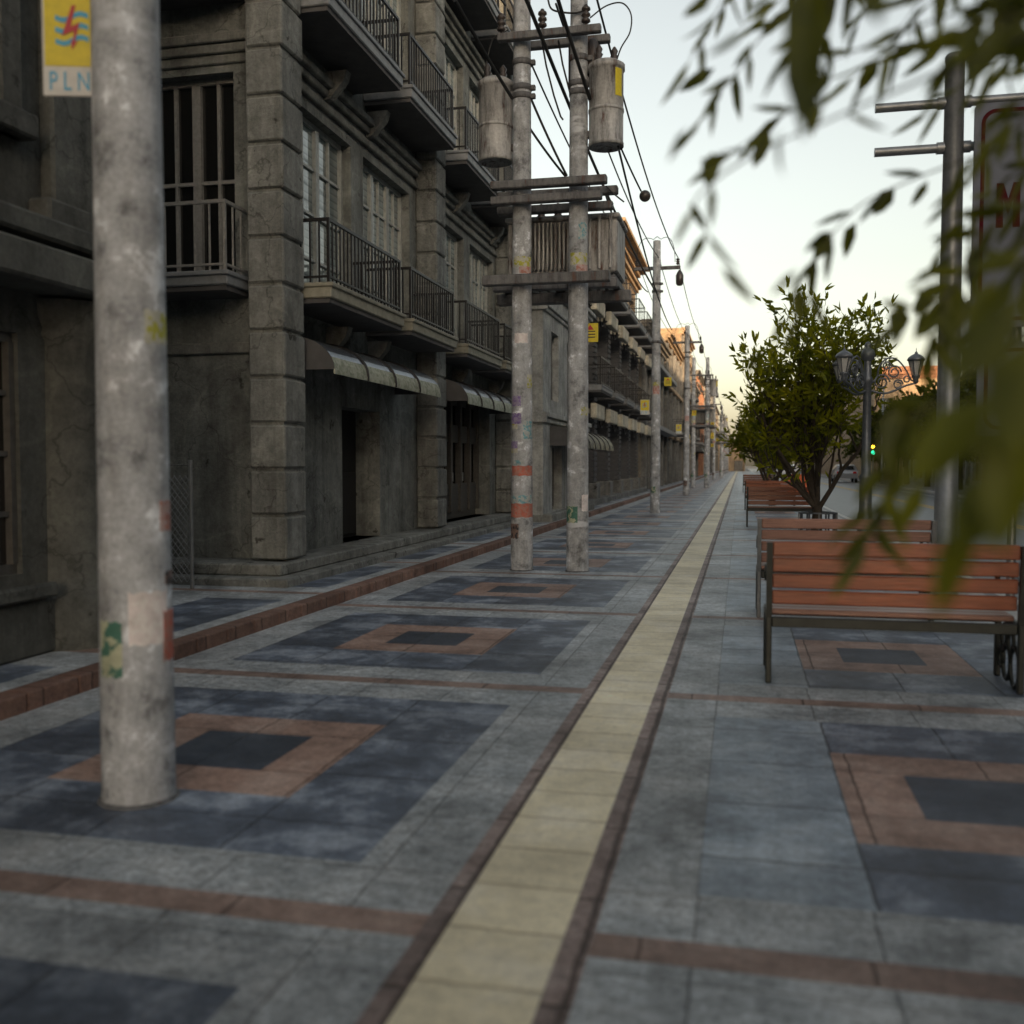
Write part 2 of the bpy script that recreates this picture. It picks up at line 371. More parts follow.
# ------------------------------------------------------------------ camera
H = 1.3; FPX = 995.6
yaw = math.atan2(228, 996.7); pitch = -math.atan2(47, 995.6)
cam = bpy.data.cameras.new('camera'); co = bpy.data.objects.new('camera', cam); col.objects.link(co)
cam.sensor_width = 36; cam.lens = 35.0; cam.clip_end = 5000; cam.clip_start = .05
co.location = (0, 0, H); co.rotation_euler = (math.pi/2+pitch, 0, yaw)
cam.dof.use_dof = True; cam.dof.focus_distance = 13; cam.dof.aperture_fstop = 1.5
scn.camera = co
FW = Vector((-math.sin(yaw)*math.cos(pitch), math.cos(yaw)*math.cos(pitch), math.sin(pitch)))
RT = Vector((math.cos(yaw), math.sin(yaw), 0)); UP = RT.cross(FW); CAM = Vector((0, 0, H))
def at_depth(px, py, d): return CAM+(FW+RT*((px-512)/FPX)-UP*((py-512)/FPX))*d
def at_y(px, py, Y):
    d = FW+RT*((px-512)/FPX)-UP*((py-512)/FPX); return CAM+d*(Y/d.y)

# ------------------------------------------------------------------ light, sky
SUN_EL, SUN_AZ = 6.0, 150.0           # azimuth clockwise from +Y: low sun behind the camera, to the right
w = bpy.data.worlds.new('World'); scn.world = w; w.use_nodes = True
nt = w.node_tree; bg = nt.nodes['Background']
sky = nt.nodes.new('ShaderNodeTexSky'); sky.sky_type = 'NISHITA'; sky.sun_disc = False
sky.sun_elevation = R(SUN_EL); sky.sun_rotation = R(SUN_AZ); sky.air_density = 1.0; sky.dust_density = 2.6; sky.ozone_density = 1.0
hs = nt.nodes.new('ShaderNodeHueSaturation'); hs.inputs['Saturation'].default_value = .5
nt.links.new(sky.outputs[0], hs.inputs['Color']); nt.links.new(mix(nt, 'MULTIPLY', 1, hs.outputs[0], (1.06, .985, .885)), bg.inputs[0]); bg.inputs[1].default_value = .12
sl = bpy.data.lights.new('sun', 'SUN'); sl.energy = 2.0; sl.angle = R(.5); sl.color = (1, .66, .36)
so = bpy.data.objects.new('sun', sl); col.objects.link(so)
sd = Vector((math.sin(R(SUN_AZ))*math.cos(R(SUN_EL)), math.cos(R(SUN_AZ))*math.cos(R(SUN_EL)), math.sin(R(SUN_EL))))
so.rotation_euler = sd.to_track_quat('Z', 'Y').to_euler(); so.location = sd*50
scn.view_settings.view_transform = 'Standard'; scn.view_settings.look = 'None'; scn.view_settings.exposure = 1.78; scn.view_settings.gamma = 1
scn.cycles.use_denoising = True
scn.cycles.max_bounces = 6; scn.cycles.caustics_reflective = False; scn.cycles.caustics_refractive = False

# ------------------------------------------------------------------ ground, pavement, road
mb = MB(); mb.box(-900, 900, -900, 1500, -.8, -.3); tag(mb.obj('ground', M['earth']), kind='structure')
YM0, NM = -9, 72                       # paving modules of 3 m
def cells(xs, mats, y_pat, z):
    mb = MB()
    for mod in range(-3, 70):
        Y0 = 2.63+3*mod
        for (ya, yb, row) in y_pat:
            for i in range(len(xs)-1):
                mi = row(i) if callable(row) else row
                if mi is None: continue
                mb.face([(xs[i], Y0+ya, z), (xs[i+1], Y0+ya, z), (xs[i+1], Y0+yb, z), (xs[i], Y0+yb, z)], mi)
    return mb
XS = [-3.65, -3.30, -2.80, -2.52, -1.98, -1.71, -1.20, -.86, -.79, -.46, -.38, -.11, .41, .68, 1.20, 1.47, 2.0, 2.25]
#      gray   slate  terra  inner  terra  slate gray  brown  yel   brown gray  sl_l  terra inner terra slate gray
G, S, SD, SL, T, RB, BR, TA = range(8)
PM = [M['gray'], M['slate'], M['slate_dark'], M['slate_light'], M['terracotta'], M['red_band'], M['brown'], M['tactile']]
strip = {7: BR, 8: TA, 9: BR}
def row_red(i): return strip.get(i, RB)
def row_gray(i): return strip.get(i, G)
def row_slate(i): return strip.get(i, {0: G, 6: G, 10: G, 16: G, 11: SL}.get(i, S))
def row_terra(i):
    if i in strip: return strip[i]
    return {0: G, 6: G, 10: G, 16: G, 1: S, 5: S, 11: SL, 15: S}.get(i, T)
def row_inner(i):
    if i in (3, 13): return SD
    return row_terra(i)
PAT = [(-.07, .07, row_red), (.07, .38, row_gray), (.38, .92, row_slate), (.92, 1.21, row_terra), (1.21, 1.75, row_inner), (1.75, 2.03, row_terra), (2.03, 2.58, row_slate), (2.58, 2.93, row_gray)]
tag(cells(XS, PM, PAT, 0).obj('pavement', PM), kind='structure')
# raised strip of pavement along the buildings
UX = [-16, -12.7, -12.3, -9, -8.6, -5.2, -4.85, -4.7, -3.95, -3.80]
UPAT = [(-.07, .07, lambda i: RB), (.07, .42, lambda i: G), (.42, 2.5, lambda i: {1: RB, 3: RB, 5: G, 7: S, 0: S, 2: S, 4: S}.get(i, G)), (2.5, 2.93, lambda i: G)]
um = cells(UX, PM, UPAT, .10)
tag(um.obj('raised_pavement', PM), kind='structure')
mb = MB()
Y = -6.0
while Y < 214:
    mb.box(-3.80, -3.65, Y+.004, Y+.416, -.05, .102, bev=.008); Y += .42
tag(mb.obj('brick_kerb', M['brick']), kind='structure')
mb = MB()
Y = -6.0
while Y < 214:
    mb.box(2.25, 2.42, Y+.005, Y+.995, -.28, .004, bev=.015); Y += 1
tag(mb.obj('road_kerb', M['kerbstone']), kind='structure')
mb = MB(); mb.face([(2.42, -40, -.12), (9.3, -40, -.12), (9.3, 400, -.12), (2.42, 400, -.12)]); tag(mb.obj('road', M['asphalt']), kind='structure')
mb = MB()
for x in (6.1, 6.32): mb.face([(x, -40, -.116), (x+.11, -40, -.116), (x+.11, 300, -.116), (x, 300, -.116)])
tag(mb.obj('road_centre_lines', M['road_yellow']), kind='structure')
mb = MB()
for x in (2.75, 8.5): mb.face([(x, -40, -.116), (x+.12, -40, -.116), (x+.12, 300, -.116), (x, 300, -.116)])
tag(mb.obj('road_edge_lines', M['road_white']), kind='structure')
mb = MB()
Y = -40.0
while Y < 300:
    mb.box(9.3, 9.45, Y+.005, Y+.995, -.28, .004, bev=.015); Y += 1
tag(mb.obj('far_kerb', M['kerbstone']), kind='structure')
mb = MB(); mb.face([(9.45, -40, 0), (34, -40, 0), (34, 400, 0), (9.45, 400, 0)]); tag(mb.obj('far_pavement', M['far_paving']), kind='structure')

# ------------------------------------------------------------------ building kit
def FX(D): return lambda u, d, z: (D+d, u, z)            # facade facing +X, u = Y
def FNY(D): return lambda u, d, z: (u, D-d, z)           # facade facing -Y, u = X
def FNX(D): return lambda u, d, z: (D-d, u, z)           # facade facing -X, u = Y
def wall_face(mb, fr, u0, u1, z0, z1, ops, depth=.2, mi=0):
    us = sorted({u0, u1, *[o[0] for o in ops], *[o[1] for o in ops]}); zs = sorted({z0, z1, *[o[2] for o in ops], *[o[3] for o in ops]})
    for a, b in zip(us, us[1:]):
        for c, d in zip(zs, zs[1:]):
            cu, cz = (a+b)/2, (c+d)/2
            if cu < u0 or cu > u1 or cz < z0 or cz > z1: continue
            if any(o[0] < cu < o[1] and o[2] < cz < o[3] for o in ops): continue
            mb.face([fr(a, 0, c), fr(b, 0, c), fr(b, 0, d), fr(a, 0, d)], mi)
    for (a, b, c, d) in [o[:4] for o in ops]:
        mb.face([fr(a, 0, c), fr(b, 0, c), fr(b, -depth, c), fr(a, -depth, c)], mi)
        mb.face([fr(a, 0, d), fr(b, 0, d), fr(b, -depth, d), fr(a, -depth, d)], mi)
        mb.face([fr(a, 0, c), fr(a, 0, d), fr(a, -depth, d), fr(a, -depth, c)], mi)
        mb.face([fr(b, 0, c), fr(b, 0, d), fr(b, -depth, d), fr(b, -depth, c)], mi)
def window(parent, fr, u0, u1, z0, z1, leaves=2, cols=2, rows=3, rec=.14, fm='joinery', gm='glass', bar=.05, louvre=False):
    f = MB(); w_ = .06
    d0, d1 = -rec-.06, -rec
    f.box(u0, u1, d0, d1, z0, z0+w_, 0, fr); f.box(u0, u1, d0, d1, z1-w_, z1, 0, fr)
    lw = (u1-u0)/leaves
    for i in range(leaves+1):
        u = u0+i*lw
        a, b = max(u0, u-w_*.8), min(u1, u+w_*.8)
        f.box(a, b, d0+.002, d1+.012, z0+w_, z1-w_, 0, fr)
    for i in range(leaves):
        a = u0+i*lw+w_*.8; b = u0+(i+1)*lw-w_*.8
        for j in range(1, cols):
            u = a+(b-a)*j/cols; f.box(u-bar*.3, u+bar*.3, d0+.008, d1-.004, z0+w_, z1-w_, 0, fr)
        for j in range(1, rows):
            z = z0+(z1-z0)*j/rows; f.box(a, b, d0+.012, d1-.008, z-bar*.32, z+bar*.32, 0, fr)
    o = f.obj('window', M[fm], parent)
    g = MB()
    for i in range(leaves):
        a = u0+i*lw; b = u0+(i+1)*lw; t = rnd.uniform(-.006, .006)
        g.face([fr(a, d0+.02+t, z0), fr(b, d0+.02-t, z0), fr(b, d0+.02-t, z1), fr(a, d0+.02+t, z1)])
    g.obj('pane', M[gm], o)
    b_ = MB(); b_.face([fr(u0, d0-.01, z0), fr(u1, d0-.01, z0), fr(u1, d0-.01, z1), fr(u0, d0-.01, z1)])
    return o
def balcony(parent, fr, u0, u1, out, zt, th=.15, rail=.72, sm=('slab_pale', 'soffit'), rm='iron', step=.105, ends=True, wall=0):
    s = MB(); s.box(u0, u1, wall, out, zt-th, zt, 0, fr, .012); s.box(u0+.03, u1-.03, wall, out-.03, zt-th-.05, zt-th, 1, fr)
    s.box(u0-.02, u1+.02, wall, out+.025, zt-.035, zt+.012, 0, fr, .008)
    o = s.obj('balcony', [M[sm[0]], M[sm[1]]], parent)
    r = MB(); e = .05; b = .008
    def rl(a, c, d, f, z, h=.02): r.box(a, c, d, f, z, z+h, 0, fr)
    for z, h in ((zt+.07, .022), (zt+rail-.03, .034)):
        rl(u0+e-.014, u1-e+.014, out-e-.016, out-e+.016, z, h)
        if ends:
            rl(u0+e-.014, u0+e+.014, wall, out-e-.016, z, h); rl(u1-e-.014, u1-e+.014, wall, out-e-.016, z, h)
    n = max(2, int((u1-u0-2*e)/step))
    for i in range(n+1):
        u = u0+e+(u1-u0-2*e)*i/n; t = b*1.8 if i in (0, n) else b
        r.box(u-t, u+t, out-e-t, out-e+t, zt, zt+rail-.03, 0, fr)
    if ends:
        m = max(1, int((out-wall-e)/step))
        for i in range(1, m):
            d = wall+(out-e-wall)*i/m
            for u in (u0+e, u1-e): r.box(u-b, u+b, d-b, d+b, zt, zt+rail-.03, 0, fr)
    r.obj('railing', M[rm], o)
    return o
def quoin(parent, fr, u0, u1, d0, d1, z0, z1, h=.475, first=None):
    """stack of cut blocks with open joints"""
    p = MB(); p.box(u0+.035, u1-.035, d0, d1-.035, z0, z1, 0, fr)
    z = z0
    i = 0
    while z < z1-.05:
        t = min(h-.035, z1-z) if not (i == 0 and first) else first-.035
        j = rnd.uniform(-.006, .006)
        p.box(u0+j, u1+j, d0+.01, d1+j, z, z+t, 0, fr, .018); z += t+.035; i += 1
    return p.obj('pilaster', M['quoin'], parent)
def cornice(parent, fr, u0, u1, z0, z1, out, steps=3, mat='trim', name='cornice'):
    c = MB()
    for i in range(steps):
        a = z0+(z1-z0)*i/steps; b = z0+(z1-z0)*(i+1)/steps
        c.box(u0, u1, -.01, out*(i+1)/steps, a, b-.002, 0, fr, .012)
    return c.obj(name, M[mat], parent)
def awning(parent, fr, u0, u1, d0, out, zt, zb, nrib, mats=('awning', 'awning_edge')):
    c = MB(); n = 9
    prof = []
    for i in range(n+1):
        th = math.pi/2*(1-i/n); prof.append((d0+(out-d0)*math.cos(th)**.9, zb+(zt-zb)*math.sin(th)))
    rows = max(2, nrib)
    for s_ in range(rows):
        a = u0+(u1-u0)*s_/rows; b = u0+(u1-u0)*(s_+1)/rows
        for i in range(n):
            (p, q), (r_, t) = prof[i], prof[i+1]
            c.face([fr(a, p, q), fr(b, p, q), fr(b, r_, t), fr(a, r_, t)], 0 if i < n*.72 else 1, False)
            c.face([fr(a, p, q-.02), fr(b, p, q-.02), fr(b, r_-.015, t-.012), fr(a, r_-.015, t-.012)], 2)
    for u in (u0, u1):
        c.face([fr(u, d0, zb)]+[fr(u, p, q) for p, q in prof], 2)
    c.box(u0, u1, out-.012, out+.004, zb-.05, zb+.0, 1, fr)
    o = c.obj('awning', [M[mats[0]], M[mats[1]], M['soffit']], parent)
    for s_ in range(1, rows):
        u = u0+(u1-u0)*s_/rows
        t = MB(); t.tube([fr(u, p+.006, q+.006) for p, q in prof]+[fr(u, out+.004, zb-.05)], .018, 6)
        t.obj('rib', M['iron'], o)
    return o
def shell(mb, x0, x1, y0, y1, z0, z1, skip='', mi=0):
    """outer sides and roof without the facade(s) named in skip"""
    F = {'+X': [(x1, y0), (x1, y1)], '-X': [(x0, y0), (x0, y1)], '-Y': [(x0, y0), (x1, y0)], '+Y': [(x0, y1), (x1, y1)]}
    for kx, ((a, b), (c, d)) in F.items():
        if kx in skip: continue
        mb.face([(a, b, z0), (c, d, z0), (c, d, z1), (a, b, z1)], mi)
    mb.face([(x0, y0, z1), (x1, y0, z1), (x1, y1, z1), (x0, y1, z1)], mi)

# ------------------------------------------------------------------ the long grey-brown building
Bm = empty('apartment_building', (-4.95, 10, .1), 'grey-brown plaster building with stone quoins, iron balconies and ribbed metal awnings beside the twin poles', 'building')
Bm.location = (0, 0, 0)
D = -4.95; fx = FX(D); Y0, Y1, ZT = 9.72, 20.55, 12.6
bays = [((10.72, 12.28), (12.72, 14.62)), ((16.2, 17.68), (18.1, 19.9))]
ops = [(11.92, 13.28, .30, 2.05), (16.35, 19.6, .30, 2.55)]
for fl in range(3):
    zb = 3.24+3.06*fl; zt = 5.42+3.06*fl
    for bay in bays:
        for (a, b) in bay: ops.append((a, b, zb, zt))
mb = MB(); wall_face(mb, fx, Y0, Y1, .1, ZT, ops, .38)
fy = FNY(Y0)
side_ops = [(-6.75, -5.22, 3.24+3.06*fl, 5.42+3.06*fl) for fl in range(3)]
wall_face(mb, fy, -15, D, .1, ZT, side_ops, .3)
shell(mb, -15, D, Y0, Y1, .1, ZT, ('+X', '-Y'))
mb.obj('wall', M['facade'], Bm)
for fl in range(3):
    for bi, bay in enumerate(bays):
        for wi, (a, b) in enumerate(bay):
            z0 = 3.24+3.06*fl; window(Bm, fx, a, b, z0, z0+2.18, 3 if b-a > 1.7 else 2, 2, 4, .13, 'joinery', 'glass_blind_sky')
for (a, b, c, d) in side_ops: window(Bm, fy, a, b, c, d, 3, 2, 2, .14, 'iron_pale', 'glass_dark', .06)
# door and shopfront
dr = MB(); dr.box(11.92, 13.28, -.40, -.36, .30, 2.05, 0, fx); dr.box(12.0, 12.55, -.36, -.33, .34, 1.2, 0, fx, .01); dr.box(12.62, 13.2, -.36, -.33, .34, 1.2, 0, fx, .01)
dd = dr.obj('door', M['void'], Bm)
h = MB(); h.tube([fx(12.55, -.30, 1.05), fx(12.55, -.30, 1.25)], .012, 6); h.obj('handle', M['steel'], dd)
sf = MB(); a, b = 16.35, 19.6
sf.box(a, b, -.34, -.30, .30, .42, 0, fx)
nb = 5
for i in range(nb+1):
    u = a+(b-a)*i/nb; sf.box(max(a, u-.06), min(b, u+.06), -.34, -.22, .42, 2.55, 0, fx, .008)
for i in range(nb):
    u0 = a+(b-a)*i/nb+.06; u1 = a+(b-a)*(i+1)/nb-.06
    if i == 0: u0 = a+.06
    sf.box(u0, u1, -.33, -.28, .42, .95, 0, fx)
    for q in range(5): sf.box(u0+.03, u1-.03, -.28, -.262, .47+q*.095, .54+q*.095, 0, fx)
    sf.box(u0, u1, -.33, -.27, 1.72, 2.05, 0, fx, .01); sf.box(u0, u1, -.33, -.29, 2.42, 2.55, 0, fx)
so_ = sf.obj('shopfront', M['joinery_dark'], Bm)
g = MB(); g.face([fx(a, -.345, .3), fx(b, -.345, .3), fx(b, -.345, 2.55), fx(a, -.345, 2.55)]); g.obj('pane', M['glass_dark'], so_)
for u in (16.95, 17.62, 18.3): 
    h = MB(); h.tube([fx(u, -.2, 1.0), fx(u, -.2, 1.16)], .014, 6); h.obj('handle', M['steel'], so_)
# pilasters
quoin(Bm, fx, 9.46, 9.96, -.01, .40, .32, ZT, .475)
quoin(Bm, fx, 14.9, 15.4, .004, .35, .32, ZT, .475)
quoin(Bm, fx, 20.05, 20.54, .004, .35, .32, ZT, .475)
# plinth steps
pl = MB(); pl.box(-14, -4.30, 8.95, 20.58, .06, .18, bev=.015); pl.box(-14, -4.48, 9.18, 20.57, .181, .30, bev=.015)
pl.obj('plinth', M['quoin'], Bm)
for fl in range(3):
    zf = 3.24+3.06*fl
    for (a, b) in ((10.02, 12.40), (12.74, 14.86), (15.52, 17.84), (18.2, 20.0)):
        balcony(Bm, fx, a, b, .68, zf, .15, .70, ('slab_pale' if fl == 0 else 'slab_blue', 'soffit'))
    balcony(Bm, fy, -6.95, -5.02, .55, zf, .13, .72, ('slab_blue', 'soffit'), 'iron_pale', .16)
    for (a, b) in ((9.97, 14.89), (15.41, 20.04)):
        cornice(Bm, fx, a, b, 5.56+3.06*fl, 5.66+3.06*fl, .06, 1); cornice(Bm, fx, a, b, 5.74+3.06*fl, 5.92+3.06*fl, .13, 2)
    cornice(Bm, fy, -15, -4.98, 5.5+3.06*fl, 5.8+3.06*fl, .1)
cornice(Bm, fy, -15, -4.98, 2.48, 2.6, .05, 1)
for u in (11.5, 12.9, 17.0, 19.6):
    for fl in range(2):
        b_ = MB(); b_.prism([(0, 2.98+3.06*fl), (.3, 2.98+3.06*fl), (.26, 2.86+3.06*fl), (.08, 2.66+3.06*fl), (0, 2.64+3.06*fl)], lambda p, q, d: fx(d, p+.002, q), u-.07, u+.07)
        b_.obj('corbel', M['quoin'], Bm)
awning(Bm, fx, 10.05, 13.92, .0, .70, 2.72, 2.33, 4)
awning(Bm, fx, 15.45, 19.6, .0, .70, 2.72, 2.33, 5)
tp = MB(); tp.box(-15.1, D+.55, Y0-.25, Y1-.01, ZT, ZT+.35, 0, None, .03); tp.obj('parapet', M['trim'], Bm)

# ------------------------------------------------------------------ near building at the left edge
B1 = empty('corner_building', (0, 0, 0), 'dark olive rendered building at the left edge behind the nearest pole', 'building')
D1 = -4.38; f1 = FX(D1); YA, YB = -8, 6.12
ops = [(-2.6, -1.0, .62, 2.15), (1.0, 2.6, .62, 2.15), (4.0, 5.38, .62, 2.12), (4.0, 5.2, 3.5, 5.4)]
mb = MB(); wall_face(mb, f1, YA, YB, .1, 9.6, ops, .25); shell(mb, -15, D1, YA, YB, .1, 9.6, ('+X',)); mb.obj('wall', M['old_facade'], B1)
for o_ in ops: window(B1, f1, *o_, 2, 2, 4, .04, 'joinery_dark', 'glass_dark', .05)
cl = MB(); cl.lathe([(.34, .1), (.34, .42), (.30, .46), (.27, .52), (.25, .56), (.235, 2.1), (.27, 2.14), (.25, 2.18), (.29, 2.24), (.31, 2.36)], (D1-.02, 5.86, 0), 24)
cl.obj('column', M['old_facade'], B1)
for z0, z1, o_ in ((2.38, 2.60, .38), (2.66, 2.80, .30)):
    c = MB(); c.box(YA, YB+.12, -.01, o_, z0, z1, 0, f1, .02); c.obj('cornice', M['old_facade'], B1)
c = MB(); c.box(YA, 5.6, -.01, .10, .1, .46, 0, f1, .02); c.box(3.85, 5.5, .101, .17, .47, .56, 0, f1, .015); c.box(3.9, 5.45, -.01, .10, .465, .5, 0, f1); c.obj('plinth', M['old_facade'], B1)
c = MB(); c.box(5.62, 6.1, -.01, .10, 2.805, 9.6, 0, f1, .02); c.box(5.5, 6.14, -.01, .16, 2.80, 2.98, 0, f1, .02); c.obj('pilaster', M['old_facade'], B1)
c = MB(); c.box(3.8, 3.99, -.01, .07, 3.3, 5.6, 0, f1, .015); c.box(5.21, 5.4, -.01, .07, 3.3, 5.6, 0, f1, .015); c.box(3.99, 5.21, -.01, .07, 5.41, 5.6, 0, f1, .015); c.box(3.75, 5.45, -.01, .14, 3.3, 3.45, 0, f1, .015)
c.obj('window_surround', M['old_facade'], B1)

# chain link fence in the side passage
fe = empty('chain_link_fence', (0, 0, 0), 'rusty chain-link fence panel across the passage behind the nearest pole', 'fence')
f = MB(); X0, X1, Yf = -7.0, -5.17, 8.7
p = -1
x = X0-1.0
while x < X1:
    for sgn in (1, -1):
        a, b = (x, x+.85) if sgn > 0 else (x+.85, x)
        z0, z1 = .16, 1.2
        # clip the diagonal to the panel
        pts = []
        for t in [i/20 for i in range(21)]:
            q = a+(b-a)*t
            if X0 <= q <= X1: pts.append((q, Yf+.003*sgn, z0+(z1-z0)*t))
        if len(pts) > 1: f.tube([pts[0], pts[-1]], .0045, 3, 0, False)
    x += .06
f.obj('mesh', M['steel'], fe)
for x in (X0, X1-.01):
    f = MB(); f.tube([(x, Yf, .1), (x, Yf, 1.35)], .02, 8); f.obj('post', M['steel_dark'], fe)
f = MB()
for z in (1.3,):
    f.tube([(X0, Yf, z), (X1, Yf, z)], .006, 5)
    for i in range(22): 
        q = X0+i*.083; f.tube([(q-.02, Yf, z-.02), (q+.02, Yf, z+.025)], .003, 4)
f.obj('barbed_wire', M['beam'], fe)

# ------------------------------------------------------------------ pale slim-windowed building
B3 = empty('pale_building', (0, 0, 0), 'low pale grey building with slim tall windows and a curved cream awning', 'building')
D3 = -4.05; f3 = FX(D3); YA, YB = 20.62, 26.9
ops = [(21.55, 22.45, 2.72, 4.22), (23.6, 24.5, 2.72, 4.22), (25.4, 26.2, 2.72, 4.22), (21.7, 22.9, .28, 1.75), (23.9, 26.2, .28, 1.9)]
mb = MB(); wall_face(mb, f3, YA, YB, .1, 5.2, ops, .3); shell(mb, -14, D3, YA, YB, .1, 5.2, ('+X',)); mb.obj('wall', M['pale'], B3)
for o_ in ops[:3]: window(B3, f3, *o_, 1, 2, 3, .16, 'joinery_dark', 'glass_dark')
for o_ in ops[3:]: window(B3, f3, *o_, 2, 1, 2, .2, 'joinery_dark', 'glass_dark')
cornice(B3, f3, YA-.004, YB, 2.2, 2.42, .12, 2, 'pale', 'string_course'); cornice(B3, f3, YA-.004, YB, 4.55, 4.72, .1, 2, 'pale'); cornice(B3, f3, YA-.004, YB, 5.05, 5.35, .22, 3, 'pale', 'parapet')
fs3 = FNY(YA)
for z0, z1, o_ in ((2.2, 2.42, .1), (4.55, 4.72, .08)):
    c = MB(); c.box(-4.6, D3+.1, -.01, o_, z0, z1, 0, fs3, .01); c.obj('string_course', M['pale'], B3)
awning(B3, f3, 21.4, 26.6, 0, .75, 2.15, 1.72, 6, ('awning_cream', 'awning_cream'))
c = MB(); c.box(-14, -3.85, YA-.003, YB, .06, .26, bev=.02); c.obj('plinth', M['quoin'], B3)

# ------------------------------------------------------------------ dark boarded building with sunlit top
B4 = empty('boarded_building', (0, 0, 0), 'dark building clad in horizontal boards with tiers of balconies and an ochre upper part', 'building')
D4 = -4.75; f4 = FX(D4); YA, YM, YB = 27.0, 36.6, 46.2
ops = []
nb = 6; bw = (YB-YA)/nb
for i in range(nb):
    u = YA+bw*i
    ops += [(u+.75, u+bw-.55, .3, 2.5), (u+.75, u+bw-.55, 3.5, 5.4)]
    if i >= 3: ops.append((u+.75, u+bw-.55, 6.7, 8.6))
mb = MB(); wall_face(mb, f4, YA, YB, .1, 6.3, [o for o in ops if o[3] < 6.3], .3, 0); wall_face(mb, f4, YM, YB, 6.3, 10.2, [o for o in ops if o[3] > 6.3], .3, 1)
wall_face(mb, f4, YA, YM, 6.3, 7.3, [], .3, 0)
shell(mb, -15, D4, YA, YM, .1, 7.3, ('+X', '+Y'), 0); shell(mb, -15, D4, YM, YB, .1, 10.2, ('+X',), 1); mb.obj('wall', [M['cladding'], M['ochre']], B4)
for o_ in ops: window(B4, f4, *o_, 2, 2, 3, .2, 'joinery_dark', 'glass_dark' if o_[2] < 3 else 'glass')
for i in range(nb+1):
    u = YA+bw*i; a, b = max(YA+.002, u-.05), min(YB, u+.55)
    if b-a < .1: continue
    c = MB(); c.box(a+.02, b-.02, .004, .36, .75, 6.25, 0, f4); z = .78
    while z < 6.2: c.box(a, b, .01, .42, z, z+.115, 0, f4); z += .165
    c.obj('pilaster', M['cladding'], B4)
    c = MB(); c.box(max(YA, u-.12), min(YB, u+.62), .004, .52, .1, .75, 0, f4, .02); c.obj('pilaster_base', M['grey2'], B4)
    for z in (2.62, 5.7):
        c = MB(); pts = []
        for q in range(26):
            th = q/25*R(690); r_ = .27*(1-q/28); pts.append(f4(u+.25+r_*math.cos(th), .50+.010*q, z+r_*math.sin(th)))
        c.tube(pts, .022, 5); c.obj('scroll_bracket', M['iron'], B4)
for i in range(nb):
    u = YA+bw*i
    for z in (2.62, 5.66):
        c = MB(); c.box(u+.95, u+bw-.5, .62, .80, z, z+.42, 0, f4, .02); c.box(u+1.1, u+1.25, .02, .62, z+.15, z+.28, 0, f4); c.obj('fascia_panel', M['fascia'], B4)
    balcony(B4, f4, u+.6, u+bw-.25, 1.0, 3.52, .14, .8, ('slab_blue', 'soffit'), 'iron', .42)
    balcony(B4, f4, u+.6, u+bw-.25, 1.1, 6.55, .14, .9, ('slab_blue', 'soffit'), 'iron', .42)
cornice(B4, f4, YM, YB+.3, 9.2, 9.5, .25, 2, 'ochre'); cornice(B4, f4, YM, YB+.3, 9.9, 10.3, .6, 3, 'ochre', 'parapet')
cornice(B4, f4, YA, YM-.004, 7.1, 7.4, .2, 2, 'grey2', 'parapet')
c = MB(); c.box(-15, -4.15, YA+.002, YB, .06, .28, bev=.02); c.obj('plinth', M['grey2'], B4)

# ------------------------------------------------------------------ the rest of the row
def row_building(label, ya, yb, Dx, zt, mat, topmat=None, fl_h=3.1, nbay=4, bal=False, fins=False, awn=False, winm='joinery_dark', depth=10, side=1, shopz=2.6, cat='building', split=6.2):
    b = empty('street_building', (0, 0, 0), label, cat, 'buildings along the street')
    fr = FX(Dx) if side > 0 else FNX(Dx)
    ops = []; bw = (yb-ya)/nbay; nfl = int((zt-.6)/fl_h)
    for fl in range(nfl):
        for i in range(nbay):
            u = ya+bw*i; m_ = bw*.22
            if fl == 0: ops.append((u+bw*.15, u+bw*.85, .3, shopz))
            else: ops.append((u+m_, u+bw-m_, .1+fl_h*fl+.75, .1+fl_h*fl+2.6))
    w_ = MB(); zs = min(split, zt-.5)
    while any(o[2] < zs < o[3] for o in ops): zs += .2
    wall_face(w_, fr, ya, yb, 0, zs, [o for o in ops if o[3] <= zs], .25, 0); wall_face(w_, fr, ya, yb, zs, zt, [o for o in ops if o[2] >= zs], .25, 1)
    x0, x1 = (Dx-depth, Dx) if side > 0 else (Dx, Dx+depth)
    shell(w_, x0, x1, ya, yb, 0, zt, ('+X',) if side > 0 else ('-X',), 1)
    w_.obj('wall', [M[mat], M[topmat or mat]], b)
    for o_ in ops: window(b, fr, *o_, 2, 1, 2, .18, winm, 'glass_dark' if o_[2] < .5 else 'glass', .06)
    for i in range(nbay+1):
        u = ya+bw*i; c = MB(); c.box(max(ya, u-.2), min(yb, u+.2), .003, .22, 0, zt-.6, 0, fr, .02); c.obj('pilaster', M[mat], b)
    for fl in range(1, nfl+1):
        z = .1+fl_h*fl
        if z < zt-.4:
            c = MB(); c.box(ya, yb, -.01, .3 if not fins else .75, z-.1, z+.12, 0, fr, .02); c.obj('string_course', M['slab_blue' if fins else (topmat or mat)], b)
    if bal:
        for fl in range(1, nfl):
            for i in range(nbay):
                if (i+fl) % 2 == 0: balcony(b, fr, ya+bw*i+.3, ya+bw*(i+1)-.3, .95, .1+fl_h*fl+.3, .15, .85, ('slab_blue', 'soffit'), 'iron', .2)
    if awn: awning(b, fr, ya+.4, yb-.4, 0, 1.2, 3.0, 2.5, max(2, nbay))
    cornice(b, fr, ya, yb, zt-.45, zt+.05, .45, 3, topmat or mat)
    return b
